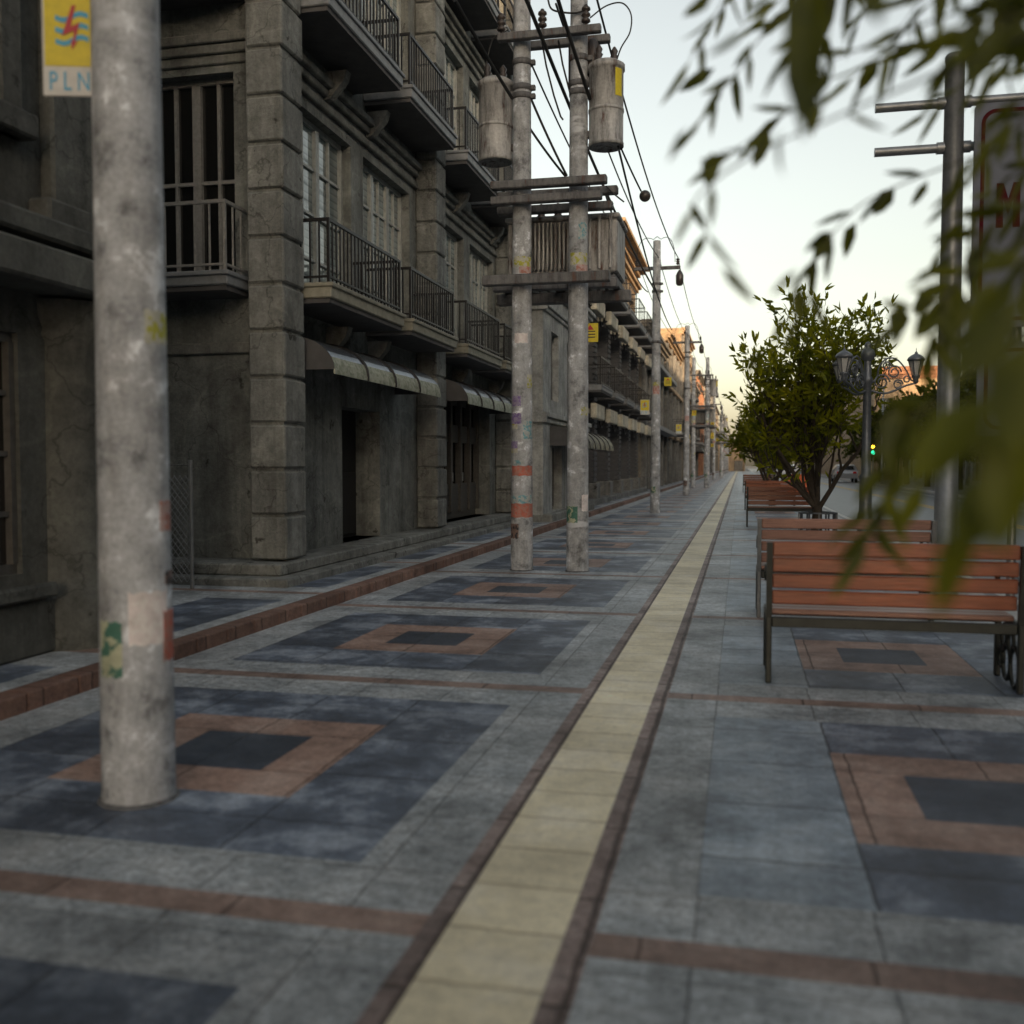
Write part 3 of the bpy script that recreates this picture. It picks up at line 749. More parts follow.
L = [
 ('mid-grey building with pale projecting ledges just past the boarded building', 46.6, 61.0, -4.5, 8.0, 'grey2', 'tan', 3.0, 4, False, True, False),
 ('grey plaster building with ochre upper part past the ledged grey building', 61.3, 76, -4.5, 9.3, 'grey2', 'ochre', 3.0, 4, True, False, False),
 ('three-storey building with ochre upper floors past the ochre-topped grey building on the left', 76.3, 90, -4.4, 11.6, 'tan', 'ochre', 3.2, 4, True, False, False),
 ('grey building with awning halfway down the left row', 90.3, 104, -4.4, 8.6, 'grey2', 'tan', 3.0, 4, True, False, True),
 ('red-brown plaster building in the far half of the left row', 104.3, 122, -4.5, 11.0, 'brickred', 'tan', 3.2, 4, True, False, False),
 ('pale building with balconies beyond the red-brown one in the left row', 122.3, 142, -4.5, 9.6, 'pale', 'pale', 3.1, 5, True, False, False),
 ('tall dark building near the far end of the left row', 142.3, 168, -4.5, 12.6, 'grey2', 'tan', 3.1, 6, True, False, False),
 ('last plaster building at the far end of the left row', 168.3, 206, -4.5, 11.6, 'tan', 'tan', 3.1, 7, False, False, False)]
for (lb, a, b, dx, zt, m1, m2, fh, nb_, bl, fn, aw) in L: row_building(lb, a, b, dx, zt, m1, m2, fh, nb_, bl, fn, aw)
# building that closes the view
EB = empty('end_building', (0, 0, 0), 'small sunlit orange building closing the far end of the street', 'building')
fe_ = FNY(214); ops = [(-1.2, .6, .1, 2.2), (-2.6, -1.8, 3.2, 4.8), (0.0, .9, 3.2, 4.8)]
mb = MB(); wall_face(mb, fe_, -6, 1.0, 0, 6.6, ops, .3); shell(mb, -6, 1.0, 214, 226, 0, 6.6, ('-Y',)); mb.obj('wall', M['ochre'], EB)
for o_ in ops: window(EB, fe_, *o_, 2, 1, 2, .2, 'joinery_dark', 'glass_dark')
cornice(EB, fe_, -6, 1.0, 6.2, 6.7, .4, 2, 'ochre')

# opposite side of the road; row heights shaped to shade the left facades
RW = [
 ('tall plaster building across the road beside the camera, height shaped to shade the left facades', -48, 6, 14.0, 13.6, 'pale', None, 3.2, 10),
 ('plaster building across the road behind the dense trees, height shaped to shade the left facades', 6.3, 74, 14.0, 11.3, 'pale', None, 3.1, 10)]
RW.append(('low plaster building added across the road to shade the far left row', 74.3, 90.5, 14.0, 6.6, 'pale', None, 3.1, 4))  # low block added to keep sun off the far left facades
for (lb, a, b, dx, zt, m1, m2, fh, nb_) in RW: row_building(lb, a, b, dx, zt, m1, m2, fh, nb_, side=-1)
OB = empty('orange_building', (0, 0, 0), 'sunlit orange building behind the lantern lamp across the road', 'building')
fo = FNY(92); ops = [(x, x+1.1, z, z+1.9) for z in (1.0, 5.2) for x in (11.8, 13.8, 15.8, 17.8, 19.8)]
mb = MB(); wall_face(mb, fo, 11.4, 23, 0, 9.7, ops, .3); shell(mb, 11.4, 23, 92, 190, 0, 9.7, ('-Y',)); mb.obj('wall', M['ochre'], OB)
for o_ in ops: window(OB, fo, *o_, 2, 1, 2, .2, 'joinery', 'glass_dark')
cornice(OB, fo, 11.3, 23.1, 8.8, 9.8, .5, 3, 'brickred'); cornice(OB, fo, 11.35, 23, 4.0, 4.3, .2, 2, 'ochre', 'string_course')

# ------------------------------------------------------------------ utility poles
def pole_shape(z1, r0=.138, r1=.1):
    m_ = MB(); n = 24
    prof = [(r0+(r1-r0)*t, z1*t) for t in [i/16 for i in range(17)]]+[(r1*.9, z1+.015), (0.0, z1+.02)]
    m_.lathe(prof, (0, 0, 0), n); return m_
def clamp(parent, z, r, mat='beam'):
    c = MB(); c.lathe([(r, z-.035), (r+.012, z-.035), (r+.014, z), (r+.012, z+.035), (r, z+.035)], (0, 0, 0), 20)
    c.box(r-.01, r+.06, -.03, .03, z-.03, z+.03, bev=.008); c.obj('clamp_band', M[mat], parent)
def insulator(parent, x, y, z, h=.2):
    c = MB(); prof = [(.012, 0), (.012, .03)]
    for i in range(3):
        zz = .03+i*h*.28; prof += [(.035, zz), (.055, zz+.015), (.05, zz+h*.17), (.03, zz+h*.2)]
    prof += [(.03, h*.9), (.02, h), (0, h)]
    c.lathe(prof, (x, y, z), 12); c.obj('insulator', M['porcelain'], parent)
RTOP = lambda z: .138-.038*z/7.28
def stickers(pole, base, pxl):
    """paper stuck round the shaft: u0,u1 in -1..1 across the side facing the street camera, z0,z1"""
    bx, by = base; ang = math.atan2(0-by, 0-bx)
    for (u0, u1, z0, z1, mt) in pxl:
        r = RTOP((z0+z1)/2)+.0025; a0 = ang+math.asin(max(-1, min(1, u0))); a1 = ang+math.asin(max(-1, min(1, u1)))
        m_ = MB(); n = 8; vs = []
        for i in range(n+1):
            th = a0+(a1-a0)*i/n
            wob = .006*math.sin(i*2.1+z0*9)
            for rr in (r, r-.004):
                for z in (z0+wob, z1-wob): vs.append((rr*math.cos(th), rr*math.sin(th), z))
        fs = []
        for i in range(n):
            a, b = i*4, (i+1)*4
            fs += [(a, b, b+1, a+1), (a+2, a+3, b+3, b+2), (a+1, b+1, b+3, a+3), (a, a+2, b+2, b)]
        fs += [(0, 1, 3, 2), (n*4, n*4+2, n*4+3, n*4+1)]
        m_.mesh(vs, fs); m_.obj('poster', M[mt], pole)
def utility_pole(loc, label, group, z1=7.28, cross=True, mat='pole'):
    p = pole_shape(z1).obj('utility_pole', M[mat]); p.location = loc; tag(p, label, 'utility pole', group)
    if cross:
        clamp(p, 6.15, .113); clamp(p, 5.95, .114); clamp(p, 4.6, .123)
        c = MB(); c.box(-.62, .62, .105, .19, 6.55, 6.64, bev=.008); c.obj('crossarm', M['beam'], p)
        for x in (-.55, .05, .55): insulator(p, x, .15, 6.645)
        c = MB()
        c.tube([(0, .05, 7.42)]+[(-.1-.45*math.sin(R(t)), .08, 7.35+.12*math.sin(R(t*2))-.6*(t/90)**2) for t in range(0, 91, 10)], .009, 5)
        c.tube([(0, .05, 7.42)]+[(.1+.38*math.sin(R(t)), .08, 7.35+.12*math.sin(R(t*2))-.62*(t/90)**2) for t in range(0, 91, 10)], .009, 5)
        c.obj('jumper_wire', M['rubber'], p)
        c = MB(); c.lathe([(0, 0), (.06, .01), (.1, .06), (.105, .28), (.07, .36), (.03, .42), (0, .44)], (.6, .15, 6.1), 14); c.obj('surge_arrester', M['porcelain'], p)
    return p
GP = 'concrete utility poles along the pavement'
P0 = utility_pole((-2.28, 3.42, 0), 'nearest concrete utility pole with a torn white poster and a green one low on it', GP)
stickers(P0, (-2.28, 3.42), [(-.2, .82, .62, .82, 'poster_white'), (-.92, -.38, .50, .71, 'poster_green'), (.72, .99, .55, .74, 'poster_red'), (.70, .97, 1.05, 1.16, 'poster_pink'), (.38, .97, 1.76, 1.88, 'poster_yellow'), (.8, .99, .84, .89, 'poster_black')])
def collar(p):  # added dark ring for contact shade and grime where the pole meets ground
    c = MB(); c.lathe([(.136, .014), (.142, .012), (.15, .006), (.154, .001)], (0, 0, 0), 22); c.obj('contact_shade_ring', M['beam'], p)
collar(P0)  # added dark ring for contact shade and grime
PA = utility_pole((-2.62, 12.0, 0), 'left pole of the twin transformer poles, wrapped in torn red, blue and purple posters', GP, 7.4, False)
PB = utility_pole((-1.93, 12.03, 0), 'right pole of the twin transformer poles, white and green flyers low on its shaft', GP, 7.4, False)
stickers(PA, (-2.62, 12), [(-.7, .55, 2.78, 2.90, 'poster_white'), (-.9, -.1, 2.02, 2.14, 'poster_purple'), (-.95, -.05, 1.80, 1.93, 'poster_purple'), (-.95, -.4, 1.74, 1.80, 'poster_yellow'), (.1, .95, 1.62, 1.84, 'poster_teal'), (-.97, -.4, 1.50, 1.59, 'poster_purple'), (-.97, -.4, 1.45, 1.50, 'poster_yellow'), (-.9, .2, 1.30, 1.36, 'poster_teal'), (-.92, .93, 1.17, 1.29, 'poster_red'), (-.95, .94, .83, .93, 'poster_teal'), (-.96, .96, .66, .83, 'poster_red'), (-.98, -.3, .40, .58, 'poster_black'), (-.8, .9, 3.7, 3.82, 'poster_yellow'), (-.3, .9, 3.62, 3.70, 'poster_pink'), (.5, .95, 2.24, 2.4, 'poster_yellow')])
stickers(PB, (-1.93, 12), [(-.97, 0, .60, .80, 'poster_green'), (.38, .92, .74, .94, 'poster_white'), (-.8, .9, 3.70, 3.84, 'poster_yellow'), (-.2, .92, 3.62, 3.70, 'poster_pink'), (.0, .8, 4.0, 4.2, 'poster_teal'), (.3, .95, 1.9, 2.0, 'poster_yellow')])
collar(PA); collar(PB)  # added dark rings for contact shade and grime
for P in (PA, PB):
    for z in (6.15, 5.85, 5.75): clamp(P, z, RTOP(z)-.002)
P1 = utility_pole((-2.23, 27.15, 0), 'single concrete pole between the twin poles and the far row, two yellow plates on it', GP)
stickers(P1, (-2.23, 27.15), [(-.8, .1, .55, .72, 'poster_green'), (-.7, .8, 3.2, 3.42, 'poster_pink'), (-.8, .8, 3.43, 3.52, 'poster_yellow')])
P2 = utility_pole((-2.27, 43.8, 0), 'second single concrete pole beyond the twin poles, its top catching sun', GP)
stickers(P2, (-2.27, 43.8), [(-.7, .8, 3.2, 3.42, 'poster_pink'), (-.8, .3, .4, .62, 'poster_black')])
far_poles = [((-2.62, 57.9, 0), 'left pole of the second, more distant pair of transformer poles'), ((-1.85, 58.0, 0), 'right pole of the second, more distant pair of transformer poles'),
 ((-2.25, 73, 0), 'first single pole after the second transformer pair'), ((-2.25, 89, 0), 'second single pole after the second transformer pair'),
 ((-2.62, 104, 0), 'left pole of the third and farthest transformer pair'), ((-1.85, 104, 0), 'right pole of the third and farthest transformer pair'),
 ((-2.25, 120, 0), 'first single pole after the third transformer pair'), ((-2.25, 136, 0), 'second single pole after the third transformer pair'),
 ((-2.25, 152, 0), 'third single pole after the third transformer pair'), ((-2.25, 170, 0), 'second last pole before the end of the street'), ((-2.25, 190, 0), 'last pole, smallest at the end of the street')]
for i, (lc, lb) in enumerate(far_poles):
    src = PB if i in (0, 1, 4, 5) else P2
    copy_tree(src, lc, 0, lb)
P0C = PA

# transformer platform (crossarms and beams bolted across the two poles)
def platform(loc, label):
    e = empty('transformer_platform', loc, label, 'platform', 'transformer platforms')
    a = MB()
    a.box(-.60, .64, -.235, -.135, 6.35, 6.44, bev=.01); a.obj('top_crossarm', M['beam'], e)
    a = MB(); a.box(-.40, .70, .135, .235, 6.38, 6.47, bev=.01); a.obj('top_crossarm', M['beam'], e)
    for z, x1 in ((4.60, .72), (4.42, .66)):
        a = MB(); a.box(-.68, x1, -.27, -.145, z, z+.095, bev=.012); a.obj('beam', M['beam'], e)
        a = MB(); a.box(-.70, x1+.08, .145, .27, z-.02, z+.075, bev=.012); a.obj('beam', M['beam'], e)
    a = MB(); a.box(-.78, .76, -.28, -.145, 3.46, 3.58, bev=.012); a.obj('beam', M['beam'], e)
    a = MB(); a.box(-.76, .80, .16, .28, 3.46, 3.58, bev=.012); a.obj('beam', M['beam'], e)
    for x in (-.7, .0, .72):
        a = MB(); a.box(x-.05, x+.05, .28, 1.35, 3.53, 3.63, bev=.01); a.obj('joist', M['beam'], e)
    a = MB(); a.box(-.84, .90, .72, .86, 3.38, 3.52, bev=.012); a.obj('beam', M['beam'], e)
    for x, y, z in ((-.56, -.18, 6.445), (-.06, -.18, 6.445), (.28, .185, 6.475), (.46, -.18, 6.445)): insulator(e, x, y, z, .24)
    for x in (.38, .60):
        a = MB(); a.lathe([(.0, 0), (.05, .02), (.075, .06), (.075, .52), (.04, .58), (0, .6)], (x-.1, .1, 5.82), 12)
        if x > .4: pass
        a.obj('fuse_cutout', M['porcelain'], e)
    for x in (-.1, .1):
        a = MB(); a.tube([(x, .0, 6.38), (x+.05, .01, 6.1), (x+.14, .03, 5.75), (x+.22, .05, 5.5), (x+.25, .05, 5.46)], .012, 5); a.obj('jumper_wire', M['rubber'], e)
    return e
PLT = platform((-2.275, 12.0, 0), 'weathered beams and crossarms bolted across the near twin poles')
def transformer(loc, label):
    e = empty('power_transformer', loc, label, 'transformer', 'box transformers')
    a = MB(); a.box(-.72, .68, -.40, .45, .06, .72, bev=.02); a.box(-.75, .71, -.44, .49, .72, .78, bev=.015); a.obj('tank', M['tank'], e)
    a = MB()
    for i in range(26):
        x = -.45+i*.026
        if i % 2 == 0: a.box(x, x+.02, -.52, -.40, .1, .68, bev=.004)
    a.obj('radiator', M['tank'], e)
    a = MB()
    for i in range(12):
        x = -.60+i*.11; a.box(x, x+.03, -.30, .40, -.10, .06)
    a.obj('base_channel', M['beam'], e)
    for x in (-.36, -.14):
        a = MB(); a.lathe([(.07, 0), (.07, .05), (.045, .06), (.06, .1), (.045, .12), (.06, .16), (.04, .18), (.02, .26), (0, .27)], (x, 0, .78), 12); a.obj('bushing', M['porcelain'], e)
    for x in (.34, .46, .60):
        a = MB(); a.tube([(x, -.45, .1), (x, -.45, .74)], .02, 8); a.obj('pipe', M['tank'], e)
    return e
TR = transformer((-2.19, 12.86, 3.64), 'rust-streaked box transformer on the beams between the near twin poles')
def can(loc, label, rz=0):
    e = empty('transformer_can', loc, label, 'transformer', 'cylindrical transformers hung on poles', rz)
    a = MB(); a.lathe([(0, .05), (.19, .03), (.195, .0), (.212, .0), (.212, .04), (.205, .05), (.205, .88), (.222, .89), (.222, .95), (.16, .99), (0, 1.0)], (0, 0, 0), 28)
    a.lathe([(.205, .40), (.214, .405), (.214, .435), (.205, .44)], (0, 0, 0), 28); a.obj('tank', M['tank'], e)
    a = MB()
    for z in (.12, .75): a.box(-.30, -.18, -.04, .04, z, z+.08, bev=.006)
    a.obj('bracket', M['beam'], e)
    for (x, y) in ((-.08, -.06), (.09, .04)):
        a = MB(); a.lathe([(.035, 0), (.05, .03), (.03, .05), (.05, .09), (.03, .11), (.045, .15), (.015, .2), (0, .21)], (x, y, .98), 10); a.obj('bushing', M['porcelain'], e)
    a = MB(); a.lathe([(.207, .55), (.2085, .56), (.2085, .86), (.207, .87)], (0, 0, 0), 6, 0, False, -52, -22); a.obj('warning_label', M['yellow'], e)
    return e
C1 = can((-1.60, 12.03, 5.09), 'grey transformer can with yellow label hung right of the right twin pole')
C2 = can((-2.95, 12.0, 4.99), 'rust-streaked transformer can hung left of the left twin pole', math.pi)
for Yp, w1 in ((58, 'second'), (104, 'third')):
    copy_tree(PLT, (-2.23, Yp, 0), None, 'beams bolted across the %s pair of twin poles down the street' % w1)
    copy_tree(TR, (-2.15, Yp+.86, 3.64), None, 'box transformer on the beams of the %s pair of twin poles' % w1)
    copy_tree(C1, (-1.48, Yp, 5.20), None, 'transformer can hung right of the %s pair of twin poles' % w1)
    copy_tree(C2, (-2.99, Yp, 5.08), math.pi, 'transformer can hung left of the %s pair of twin poles' % w1)

# utility company signs
def pln_sign(loc, label, rz=0):
    e = empty('utility_sign', loc, label, 'sign', 'yellow and white utility signs', rz)
    fr = lambda x, z, d: (x, -d, z)
    a = MB(); a.box(-.15, .15, -.006, .006, 0, .50, bev=.003); a.obj('backplate', M['white'], e)
    a = MB(); a.box(-.138, .14, -.010, -.0062, .14, .485); a.obj('yellow_panel', M['yellow'], e)
    for i, z in enumerate((.375, .32, .265)):
        a = MB(); n = 14; top = []; bot = []
        for j in range(n+1):
            x = -.085+.155*j/n; zz = z+.011*math.sin(j/n*2*math.pi*1.15+2.6)+.02*j/n-.014
            top.append((x, zz+.012)); bot.append((x, zz-.012))
        a.prism(top+bot[::-1], fr, .010, .0125); a.obj('wave', M['sky_blue'], e)
    a = MB(); a.prism([(-.006, .425), (.012, .425), (-.012, .325), (.030, .345), (.006, .255), (.018, .258), (-.008, .215), (-.012, .262), (-.003, .258), (.004, .305), (-.052, .282)], fr, .0126, .015); a.obj('lightning_bolt', M['sred'], e)
    t = text_mb('P L N', .128, lambda x, y, d: (-.122+x*.66, -.0085-d, .026+y)); t.obj('lettering', M['sky_blue'], e)
    a = MB(); a.box(.10, .22, .006, .03, .2, .23); a.obj('bracket', M['beam'], e)
    return e
def plate(loc, label):
    e = empty('warning_plate', loc, label, 'sign', 'yellow warning plates')
    a = MB(); a.box(-.11, .11, -.005, .005, 0, .26, bev=.003); a.obj('panel', M['yellow'], e)
    a = MB()
    for z in (.06, .1, .14): a.box(-.07, .07, -.008, -.0052, z, z+.014)
    a.obj('lettering', M['rubber'], e)
    a = MB(); a.prism([(-.05, .17), (.05, .17), (0, .24)], lambda x, z, d: (x, -d, z), .0052, .008); a.obj('emblem', M['sred'], e)
    a = MB(); a.box(-.18, -.09, .005, .02, .1, .13); a.obj('bracket', M['beam'], e)
    return e
S0 = pln_sign((-2.522, 3.45, 2.725), 'blurred yellow and white sign lettered PLN on the nearest pole', R(17))
S0.scale = (.8, .8, .8)
copy_tree(S0, (-2.52, 27.1, 2.66), R(4), 'yellow and white PLN sign left of the first single pole past the twins')
copy_tree(S0, (-2.60, 43.7, 2.66), R(4), 'yellow and white PLN sign left of the second single pole past the twins')
pt = plate((-1.80, 12.16, 2.80), 'yellow warning plate behind the right twin pole')
pt.scale = (.88, .88, .88)
copy_tree(pt, (-1.91, 27.1, 3.42), None, 'yellow warning plate right of the first single pole past the twins')
copy_tree(pt, (-1.95, 43.7, 3.42), None, 'yellow warning plate right of the second single pole past the twins')
for (x, y, z, lb) in ((-2.9, 57.8, 2.8, 'left of the second transformer pair'), (-1.55, 57.9, 2.8, 'right of the second transformer pair, lower'), (-1.55, 57.92, 3.5, 'right of the second transformer pair, upper'), (-1.95, 72.9, 3.4, 'on the first single pole after the second transformer pair'), (-1.95, 88.9, 3.4, 'on the second single pole after the second transformer pair'), (-1.95, 72.92, 2.6, 'low on the first single pole after the second transformer pair'), (-1.55, 103.9, 3.2, 'right of the third transformer pair')):
    c = copy_tree(pt, (x, y, z), None, 'small far yellow plate '+lb)

# ------------------------------------------------------------------ cables
def catenary(a, b, sag, n=18):
    a, b = Vector(a), Vector(b)
    return [a.lerp(b, i/n)-Vector((0, 0, sag*4*(i/n)*(1-i/n))) for i in range(n+1)]
def cable(a, b, sag, label, r=.012, group='power cables between the poles', n=18):
    m_ = MB(); m_.tube(catenary(a, b, sag, n), r, 6); o = m_.obj('power_cable', M['rubber']); return tag(o, label, 'cable', group)
st = [(3.42, -2.28), (12.0, -2.275), (27.3, -2.23), (43.95, -2.27), (58.1, -2.23), (73.1, -2.25), (89.1, -2.25), (104.1, -2.23), (120.1, -2.25), (136.1, -2.25), (152.1, -2.25), (170.1, -2.25), (190.1, -2.25)]
names = ['nearest pole', 'near twin poles', 'first single pole', 'second single pole', 'second transformer pair', 'pole after the second pair', 'next pole after that', 'third transformer pair', 'pole after the third pair', 'second pole after the third pair', 'third pole after the third pair', 'second last pole', 'last pole']
for i in range(len(st)-1):
    (ya, xa), (yb, xb) = st[i], st[i+1]
    for dx, side in ((-.55, 'left'), (.55, 'right'), (.05, 'middle')):
        if i == 0 and side == 'middle': continue
        cable((xa+dx, ya+.1, 6.86), (xb+dx, yb, 6.86), .35, '%s cable, %s to %s' % (side, names[i], names[i+1]), .011 if i > 1 else .014)
cable(at_y(503, -60, 9.5), at_y(656, 292, 26.9), .25, 'thick black cable sloping past the twin poles to the first single pole', .024)
cable(at_y(549, -30, 10.5), at_y(590, 99, 11.9), .02, 'thick black cable dropping to the right transformer can', .022)
cable(at_y(455, 0, 10.0), at_y(512, 98, 11.8), .02, 'thick black cable dropping to the left transformer can', .022)
cable(at_y(527, 89, 12.1), at_y(567, 176, 12.4), .03, 'black service cable from the left twin pole down to the beams', .015)
cable(at_y(527, 124, 12.1), at_y(566, 177, 12.5), .02, 'lower black service cable from the left twin pole to the beams', .015)
cable(at_y(618, 146, 12.1), at_y(672, 330, 29), .3, 'cable running from under the right can towards the first single pole', .014)
cable(at_y(621, 148, 12.1), at_y(641, 191, 13.2), .01, 'short cable holding the dark marker ball', .012)
cable(at_y(603, 186, 12.3), at_y(648, 292, 26.8), .25, 'low cable from the beam end of the twin poles to the first single pole', .014)
ball = MB(); ball.lathe([(0, -.075)]+[(.075*math.cos(R(t)), .075*math.sin(R(t))) for t in range(-75, 76, 15)]+[(0, .075)], (0, 0, 0), 16)
o = ball.obj('marker_ball', M['porcelain']); o.location = at_y(645, 196, 13.3); tag(o, 'dark round marker ball hanging on a cable right of the twin poles', 'cable ball')
def loose(pts, label, r=.009):
    P = [Vector(p) for p in pts]; out = []
    for i in range(len(P)-1):
        p0, p1, p2, p3 = P[max(0, i-1)], P[i], P[i+1], P[min(len(P)-1, i+2)]
        for t in [j/6 for j in range(6)]:
            out.append(.5*((2*p1)+(p2-p0)*t+(2*p0-5*p1+4*p2-p3)*t*t+(3*p1-p0-3*p2+p3)*t**3))
    out.append(P[-1]); m_ = MB(); m_.tube(out, r, 5); o = m_.obj('jumper_cable', M['rubber']); return tag(o, label, 'cable')
loose([at_y(x, y, 12.0) for x, y in ((590, 18), (606, 6), (622, 3), (631, 14), (630, 32), (621, 48), (615, 66))], 'thin wire looping in an arc over the right transformer can')
loose([at_y(x, y, 12.0) for x, y in ((508, 30), (494, 38), (488, 55), (484, 78), (480, 105))], 'thin pale wire curving from the top crossarm to the left can')
loose([at_y(x, y, 12.1) for x, y in ((584, 40), (586, 90), (584, 150), (585, 190))], 'black wire running down the right twin pole', .016)
loose([at_y(x, y, 11.9) for x, y in ((548, 0), (553, 10), (574, 13), (588, 9))], 'black wire sagging between insulators at the top of the twin poles', .012)
loose([at_y(x, y, 12.1) for x, y in ((606, 186), (614, 194), (624, 202))], 'short loose wire end hanging by the beam right of the twin poles', .01)

# ------------------------------------------------------------------ benches
def bench(loc, label, wm='bench_wood', im='bench_iron'):
    e = empty('park_bench', loc, label, 'bench', 'wooden benches along the pavement')
    W = 1.42
    a = MB()
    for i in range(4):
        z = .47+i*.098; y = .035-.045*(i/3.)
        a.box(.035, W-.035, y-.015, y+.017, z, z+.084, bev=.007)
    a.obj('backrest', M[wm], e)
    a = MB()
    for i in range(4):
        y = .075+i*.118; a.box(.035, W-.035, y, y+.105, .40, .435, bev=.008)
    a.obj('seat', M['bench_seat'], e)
    for x in (0, W-.035):
        a = MB()
        a.box(x, x+.035, -.02, .022, 0, .40, bev=.006)
        a.mesh([(x+dx, y, z) for dx in (0, .035) for (y, z) in ((-.02, .40), (.022, .40), (-.022, .845), (-.056, .845))], [(0, 1, 2, 3), (7, 6, 5, 4), (0, 4, 5, 1), (1, 5, 6, 2), (2, 6, 7, 3), (3, 7, 4, 0)])
        a.box(x, x+.035, .50, .542, 0, .36, bev=.006); a.box(x, x+.035, .022, .56, .362, .398, bev=.006)
        fr_ = a.obj('end_frame', M[im], e)
        for (yc, zc, rr) in ((.12, .13, .095), (.30, .13, .085), (.42, .14, .05), (.21, .27, .06), (.36, .27, .06)):
            a = MB(); a.tube([(x+.0175, yc+rr*math.cos(R(t)), zc+rr*math.sin(R(t))*1.25) for t in range(0, 361, 24)], .013, 6, 0, False); a.obj('ring', M[im], fr_)
        a = MB(); a.tube([(x+.0175, .0, .62), (x+.0175, .25, .66), (x+.0175, .48, .66), (x+.0175, .56, .61), (x+.0175, .55, .55)], .016, 8); a.obj('armrest', M[im], e)
    a = MB(); a.box(.0355, W-.0355, .0, .035, .335, .395, bev=.005); a.box(.0355, W-.0355, .49, .52, .335, .395, bev=.005); a.obj('rail', M[im], e)
    return e
Bn = bench((.16, 6.1, 0), 'nearest red-brown slatted bench at the right, seen from behind')
copy_tree(Bn, (.15, 8.72, 0), None, 'second bench, paler pinkish slats showing just above the nearest bench')
b2 = [o for o in bpy.data.objects if o.name.startswith('park_bench')][-1]
for ch in b2.children:
    if ch.name.startswith('backrest'):
        ch.data = ch.data.copy(); ch.data.materials[0] = M['bench_wood_pale']
    if ch.name.startswith('end_frame'):
        ch.data = ch.data.copy(); ch.data.materials[0] = M['bench_grey']
copy_tree(Bn, (.14, 21.4, 0), None, 'bench behind the round tree guard, its seat pale with sky light')
copy_tree(Bn, (.14, 29.6, 0), None, 'bench just beyond the bench by the tree guard')
copy_tree(Bn, (.14, 48, 0), None, 'small distant bench farther down the pavement under the trees')
fb = copy_tree(Bn, (9.95, 38.4, 0), R(90), 'bench across the road at the right edge beside a meter post')
# ------------------------------------------------------------------ trees
def leaf(mb, p, d, L, w, up=None, mi=0, fold=.35):
    d = d.normalized(); s = d.cross(up if up else Vector((rnd.uniform(-1, 1), rnd.uniform(-1, 1), rnd.uniform(-.3, 1))))
    if s.length < 1e-3: s = d.cross(Vector((1, 0, .2)))
    s.normalize(); n = s.cross(d)
    droop = n*(-.12*L)
    a = p; t = p+d*L+droop*1.3
    l1 = p+d*L*.3+s*w*.5+n*w*fold*.3; r1 = p+d*L*.3-s*w*.5+n*w*fold*.3; l2 = p+d*L*.68+s*w*.38+droop*.5+n*w*fold*.2; r2 = p+d*L*.68-s*w*.38+droop*.5+n*w*fold*.2
    m1 = p+d*L*.3; m2 = p+d*L*.68+droop*.5
    mb.mesh([a, l1, m1, r1, l2, m2, r2, t], [(0, 2, 1), (0, 3, 2), (1, 2, 5, 4), (2, 3, 6, 5), (4, 5, 7), (5, 6, 7)], mi)
def rv(s=1.0): return Vector((rnd.gauss(0, s), rnd.gauss(0, s), rnd.gauss(0, s)))
def grow(tb, lb, p, d, L, r, lev, maxlev, leafL, leafw, nleaf, droop, spread, lift=.06):
    pts = [p]; rs = [r]; n = 5; q = p.copy(); dd = d.normalized()
    for i in range(n):
        dd = (dd+rv(.13)+Vector((0, 0, (lift if lev < 3 else -droop)))).normalized()
        q = q+dd*(L/n); pts.append(q.copy()); rs.append(r*(1-.5*(i+1)/n))
    tb.tube(pts, rs, 7 if lev < 2 else 4, 0, False)
    if lev >= maxlev-2:
        for i in range(nleaf if lev >= maxlev-1 else nleaf//2+2):
            t = rnd.uniform(.1 if lev else .45, 1.0)*n; j = min(n-1, int(t)); b = pts[j].lerp(pts[j+1], t-j)
            ld = (dd*.8+rv(.55)+Vector((0, 0, -.35)))
            leaf(lb, b+rv(.02), ld, leafL*rnd.uniform(.65, 1.2), leafw*rnd.uniform(.75, 1.2))
        for i in range(2): leaf(lb, pts[-1], dd+rv(.25), leafL, leafw)
    if lev < maxlev:
        kmax = 4 if lev else 5
        for i in range(kmax):
            t = rnd.uniform(.35, 1.0); j = min(n-1, int(t*n)); b = pts[j]
            nd = (dd+rv(spread)).normalized(); nd.z = max(nd.z, -.15)
            if abs(b.x) > .75 and b.x*nd.x > 0: nd.x *= .15
            grow(tb, lb, b, nd, L*rnd.uniform(.5, .75), rs[j]*.6, lev+1, maxlev, leafL, leafw, nleaf, droop, spread, lift)
def tree(loc, label, group, stems, L0, maxlev=3, leafL=.13, leafw=.04, nleaf=9, droop=.03, spread=.55, lm='leaf', name='pavement_tree', r0=.05, trunk=.55, lift=.06):
    e = empty(name, loc, label, 'tree', group)
    tb, lb = MB(), MB()
    tb.tube([(0, 0, -.02), (0.01, 0, trunk*.5), (.02, 0, trunk)], [r0*1.9, r0*1.5, r0*1.35], 10)
    for s in stems:
        grow(tb, lb, Vector((.02, 0, trunk*.85)), Vector(s), L0*rnd.uniform(.9, 1.15), r0*.8, 0, maxlev, leafL, leafw, nleaf, droop, spread, lift)
    tb.obj('trunk', M['bark'], e); lb.obj('crown', M[lm], e)
    return e
GT = 'leafy street trees'
rnd.seed(11)
T1 = tree((1.40, 18.85, 0), 'multi-stemmed leafy tree rising from the iron guard beside the lamp', GT, [(-.40, .1, 1.1), (-.12, -.2, 1.5), (.46, 0, 1.3), (-.05, .3, 1.7), (.22, -.2, 1.7), (-.70, -.1, .75), (.1, .1, 1.9), (-.3, .0, 1.6)], 1.95, 3, .19, .052, 4, .06, .34, r0=.056, lift=.15, trunk=.55)
rnd.seed(12)
